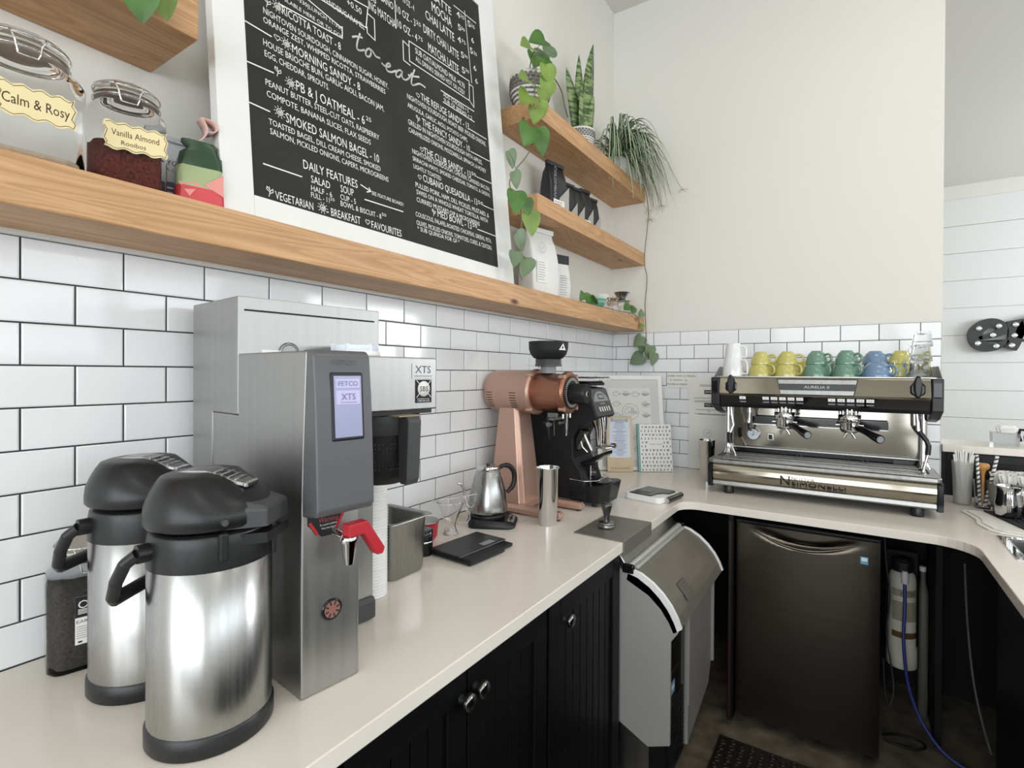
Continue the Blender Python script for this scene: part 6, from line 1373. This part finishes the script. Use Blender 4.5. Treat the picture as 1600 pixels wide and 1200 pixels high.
# ================================================================ RIGHT END OF THE COUNTER
t=thing('straw_cup','tall frosted plastic cup full of white paper straws behind the steel pitcher','cup of straws',(1.662,-.185,CT+.0005))
b=MB(); b.lathe([(.026,0),(.029,.004),(.036,.178),(.0365,.18)],n=36,cap1=False); b.lathe([(.035,.18),(.028,.008)],n=36,cap0=False); obj('cup_wall',b,m_frost,t)
b=MB(); b.lathe([(.0245,.006),(.0275,.010),(.0295,.060)],n=28); obj('straw_ends',b,mat('beige filling','B7A894',.8),t)
random.seed(9)
for i in range(16):
    a=2*PI*i/16+random.uniform(-.2,.2); r=random.uniform(.004,.012); R=random.uniform(.022,.040)
    b=MB(); b.cyl((r*math.cos(a),r*math.sin(a),.01),(R*math.cos(a),R*math.sin(a),.205+random.uniform(0,.02)),.0032,n=8)
    obj('straw',b,m_paper,t)
def striped_straw(t,p0,p1,r=.0042):
    b=MB(); b.cyl(p0,p1,r,n=12); s=obj('striped_straw',b,m_paper,t)
    b=MB(); A_=Vector(p0); B2=Vector(p1); d=(B2-A_); L=d.length; d.normalize(); u=d.orthogonal().normalized(); w=d.cross(u); k=int(L/.018)
    n=12
    for j in range(k):
        R=[]
        for i in range(n+1):
            a=2*PI*i/n; c=A_+d*(.018*j+.018*i/n); e=(u*math.cos(a)+w*math.sin(a))*(r*1.06); R.append((tuple(c+e),tuple(c+e+d*.007)))
        vs=[q for pr in R for q in pr]; b.add(vs,[(2*i,2*i+2,2*i+3,2*i+1) for i in range(n)],True)
    obj('straw_stripes',b,m_greyp,s)
t=thing('straw_glass','clear glass holding wide black striped straws and a wooden spoon','glass of straws',(1.722,-.225,CT+.0005))
b=MB(); b.lathe([(.028,0),(.030,.004),(.027,.03),(.031,.10),(.032,.115)],n=28,cap1=False); b.lathe([(.030,.115),(.025,.03),(.026,.01)],n=28,cap0=False); obj('glass_wall',b,m_glass,t)
striped_straw(t,(-.010,.0,.012),(-.022,-.01,.215),.0055); striped_straw(t,(.005,-.005,.012),(.040,-.01,.215),.0062)
t2=thing('wooden_muddler','wooden handled brush standing in the glass of striped straws','brush',(1.722,-.225,CT+.012))
b=MB(); b.lathe([(.006,0),(.006,.12),(.010,.14),(.021,.150),(.022,.160),(.018,.168)],(0.0,.010,0),n=24); obj('wooden_handle',b,mat('amber wood','C08A48',.45,var=.1),t2)
t=thing('filter_basket','wide steel bowl of white paper filters at the right edge of the counter','filter bowl',(1.835,-.235,CT+.0005))
b=MB(); b.lathe([(.070,0),(.095,.03),(.104,.105),(.106,.108)],n=48,cap1=False); b.lathe([(.102,.108),(.092,.032),(.065,.006)],n=48,cap0=False); obj('bowl_wall',b,mat('satin aluminium','B5B5B3',.4,.8),t)
b=MB().lathe([(.001,.10),(.098,.10)],n=40,cap0=False,cap1=False); obj('dark_grounds',b,m_soil,t)
random.seed(4)
for i in range(7):
    a=2*PI*i/7+.3; x,y=.062*math.cos(a),.062*math.sin(a); b=filters(t,.030,.020,.048,.101,m_paper,12,x,y); obj('paper_filter',b,mat('filter paper','EDEBE6',.9),t)
b=MB(); b.loft([rrect(0,0,.36,.25,.02,0),rrect(0,0,.36,.25,.02,.0035)],smooth=False)
cl=thing('bar_cloth','white folded cloth lying under the black bar mat','cloth',(1.80,-.50,CT+.0005),math.radians(0))
b=MB(); P=[(-.150,.175),(-.165,.150),(-.150,.09),(-.138,.02),(-.145,-.05),(-.125,-.125),(-.10,-.150),(.02,-.165),(.25,-.16),(.25,.175)]
b.prism(P,0,.005,'z'); obj('cloth_layer',b,mat('white cotton','E4E2DC',.95,bump=.4,bscale=120),cl,bevel=.002)
b=MB(); b.prism([(x*.93+.006,y*.9+.004) for x,y in P],.0052,.009,'z'); obj('folded_layer',b,mat('white cotton','E4E2DC',.95),cl,bevel=.002)
bm=thing('bar_mat','black rubber bar mat with small studs carrying the steel pitchers','bar mat',(1.86,-.475,CT+.0098))
b=MB(); b.prism([(-.155,.130),(-.085,-.115),(.20,-.115),(.20,.130)],0,.006,'z')
for i in range(18):
    for j in range(12):
        x=-.14+i*.019; y=-.105+j*.020
        if x>-.145-(y-.13)*.29+.015: b.lathe([(.005,.006),(.004,.010)],(x,y,0),n=6)
obj('rubber_mat',b,m_black,bm)
def pitcher(label,x,y,a,s=1):
    t=thing('milk_pitcher',label,'pitcher',(x,y,CT+.0200),math.radians(a),'steel milk pitchers on the bar mat')
    b=MB(); n=40; R=[]
    for z,r in ((0,.036),(.003,.040),(.045,.041),(.08,.036),(.100,.038),(.108,.0405)):
        R.append([((r*s+(max(0,math.cos(2*PI*i/n))**10)*.016*(z/.108)**3)*math.cos(2*PI*i/n),r*s*math.sin(2*PI*i/n),z*s) for i in range(n)])
    b.loft(R,True,False); b.loft([[(p[0]*.96,p[1]*.96,p[2]) for p in r] for r in R[1:]][::-1],False,True); obj('pitcher_body',b,m_chrome,t)
    b=MB(); P=smooth_pts([(-.036,.096),(-.058,.098),(-.068,.085),(-.066,.040),(-.060,.022),(-.052,.020)],4); 
    for yy in (-.005,0,.005): b.tube([(p.x*s,yy,p.y*s) for p in P],.0032,6)
    obj('pitcher_handle',b,m_chrome,t)
pitcher('polished steel milk pitcher nearest the straw cup on the bar mat',1.765,-.415,80,1.0)
pitcher('polished steel milk pitcher behind the first one at the right edge',1.855,-.385,40,1.0)
pitcher('polished steel milk pitcher half cut by the right picture edge',1.835,-.520,150,.95)
# ledge things
t=thing('glass_box','clear square container with a crumpled paper packet on the ledge','container',(1.845,.115,1.1285))
b=MB(); b.loft([rrect(0,0,.088,.08,.008,0),rrect(0,0,.092,.084,.008,.055)],smooth=False); obj('box_wall',b,mat('clear grey plastic','DADCDC',.15,trans=.8,ior=1.2),t)
b=MB(); random.seed(8); b.loft([[(x+random.uniform(-.004,.004),y+random.uniform(-.004,.004),z) for x,y,_ in rrect(.008,0,w,.05,.01,0,3)] for z,w in ((.056,.055),(.075,.070),(.088,.05))],smooth=False); obj('paper_packet',b,m_paper,t)
t=thing('coffee_pot','round steel coffee pot on the ledge at the right edge','coffee pot',(1.955,.105,1.1285))
b=MB(); b.lathe([(.040,0),(.046,.010),(.050,.040),(.040,.070),(.028,.085),(.012,.092)],n=36); obj('pot_body',b,m_steel,t)
b=MB(); b.tube([(-.038,0,.07),(-.060,0,.072),(-.066,0,.05),(-.058,0,.02)],.006,8); b.sphere((0,0,.098),.010,12,8); obj('pot_handle',b,m_black,t)
# ================================================================ MARQUEE SIGN on the far wall
def letter_e(cx,cz,s):
    # bulbous italic script e outline strokes as thick tubes flattened
    return [(cx-.16*s,cz-.0*s)]
sg=thing('marquee_sign','dark grey marquee letter sign with round bulbs on the far white wall','sign',(2.72,4.80,1.72))
def stroke(b,pts,w,y0,y1):
    P=smooth_pts(pts,5); L_,R_=[],[]
    for i,p in enumerate(P):
        d=(P[min(i+1,len(P)-1)]-P[max(i-1,0)]); d=d.normalized() if d.length>0 else Vector((1,0,0)); nn=Vector((-d.y,d.x,0)); ww=w[int(i/(len(P)-1)*(len(w)-1))] if isinstance(w,list) else w
        f=i/(len(P)-1); 
        if isinstance(w,list):
            k=f*(len(w)-1); a=int(min(k,len(w)-2)); ww=w[a]*(1-(k-a))+w[a+1]*(k-a)
        L_.append(p+nn*ww/2); R_.append(p-nn*ww/2)
    n=len(P); vs=[(q.x,y0,q.y) for q in L_]+[(q.x,y0,q.y) for q in R_]+[(q.x,y1,q.y) for q in L_]+[(q.x,y1,q.y) for q in R_]; fs=[]
    for i in range(n-1): fs+=[(i,i+1,n+i+1,n+i),(2*n+i,3*n+i,3*n+i+1,2*n+i+1),(i,2*n+i,2*n+i+1,i+1),(n+i,n+i+1,3*n+i+1,3*n+i)]
    fs+=[(0,n,3*n,2*n),(n-1,3*n-1,4*n-1,2*n-1)]
    b.add(vs,fs)
m_sign=mat('dark sign metal','3A3C3D',.5)
# letters drawn in metres, x to the right, z up, relative to the sign base
E1=[(-.27,.15),(-.17,.17),(-.08,.22),(-.08,.28),(-.15,.32),(-.24,.29),(-.30,.21),(-.29,.11),(-.22,.05),(-.12,.05),(-.02,.12)]
R1_=[(.02,.31),(.05,.20),(.04,.10),(.02,.04)]
R2_=[(.05,.14),(.09,.24),(.16,.31),(.24,.31),(.27,.25)]
def sletter(pts,w,bulbs,nm):
    b=MB(); stroke(b,pts,w,0,.075); o=obj('letter',b,m_sign,sg,bevel=0)
    for x,z in bulbs:
        b=MB(); b.M=Matrix.Translation((x,0,z))@Matrix.Rotation(PI/2,4,'X'); b.lathe([(.028,0),(.030,.004),(.024,.006)],n=20); s1=obj('bulb_socket',b,m_steel,o)
        b=MB(); b.sphere((x,-.030,z),.018,14,10); obj('bulb',b,m_glass,s1)
sletter(E1,[.03,.06,.09,.10,.10,.12,.13,.12,.11,.08,.04],[(-.27,.26),(-.10,.28),(-.15,.18),(-.28,.09),(-.12,.055)],'e')
sletter([(.03,.34),(.05,.22),(.03,.10),(.00,.02)],[.13,.13,.12,.11],[(.04,.29),(.03,.17),(.01,.06)],'r')
sletter([(.06,.14),(.10,.24),(.17,.32),(.27,.33),(.34,.28),(.36,.18),(.40,.08)],[.06,.10,.13,.14,.13,.13,.08],[(.20,.31),(.35,.24)],'n')
b=MB(); b.box(-.30,.30,.075,.084,.10,.13); obj('mount_rail',b,m_sign,sg)
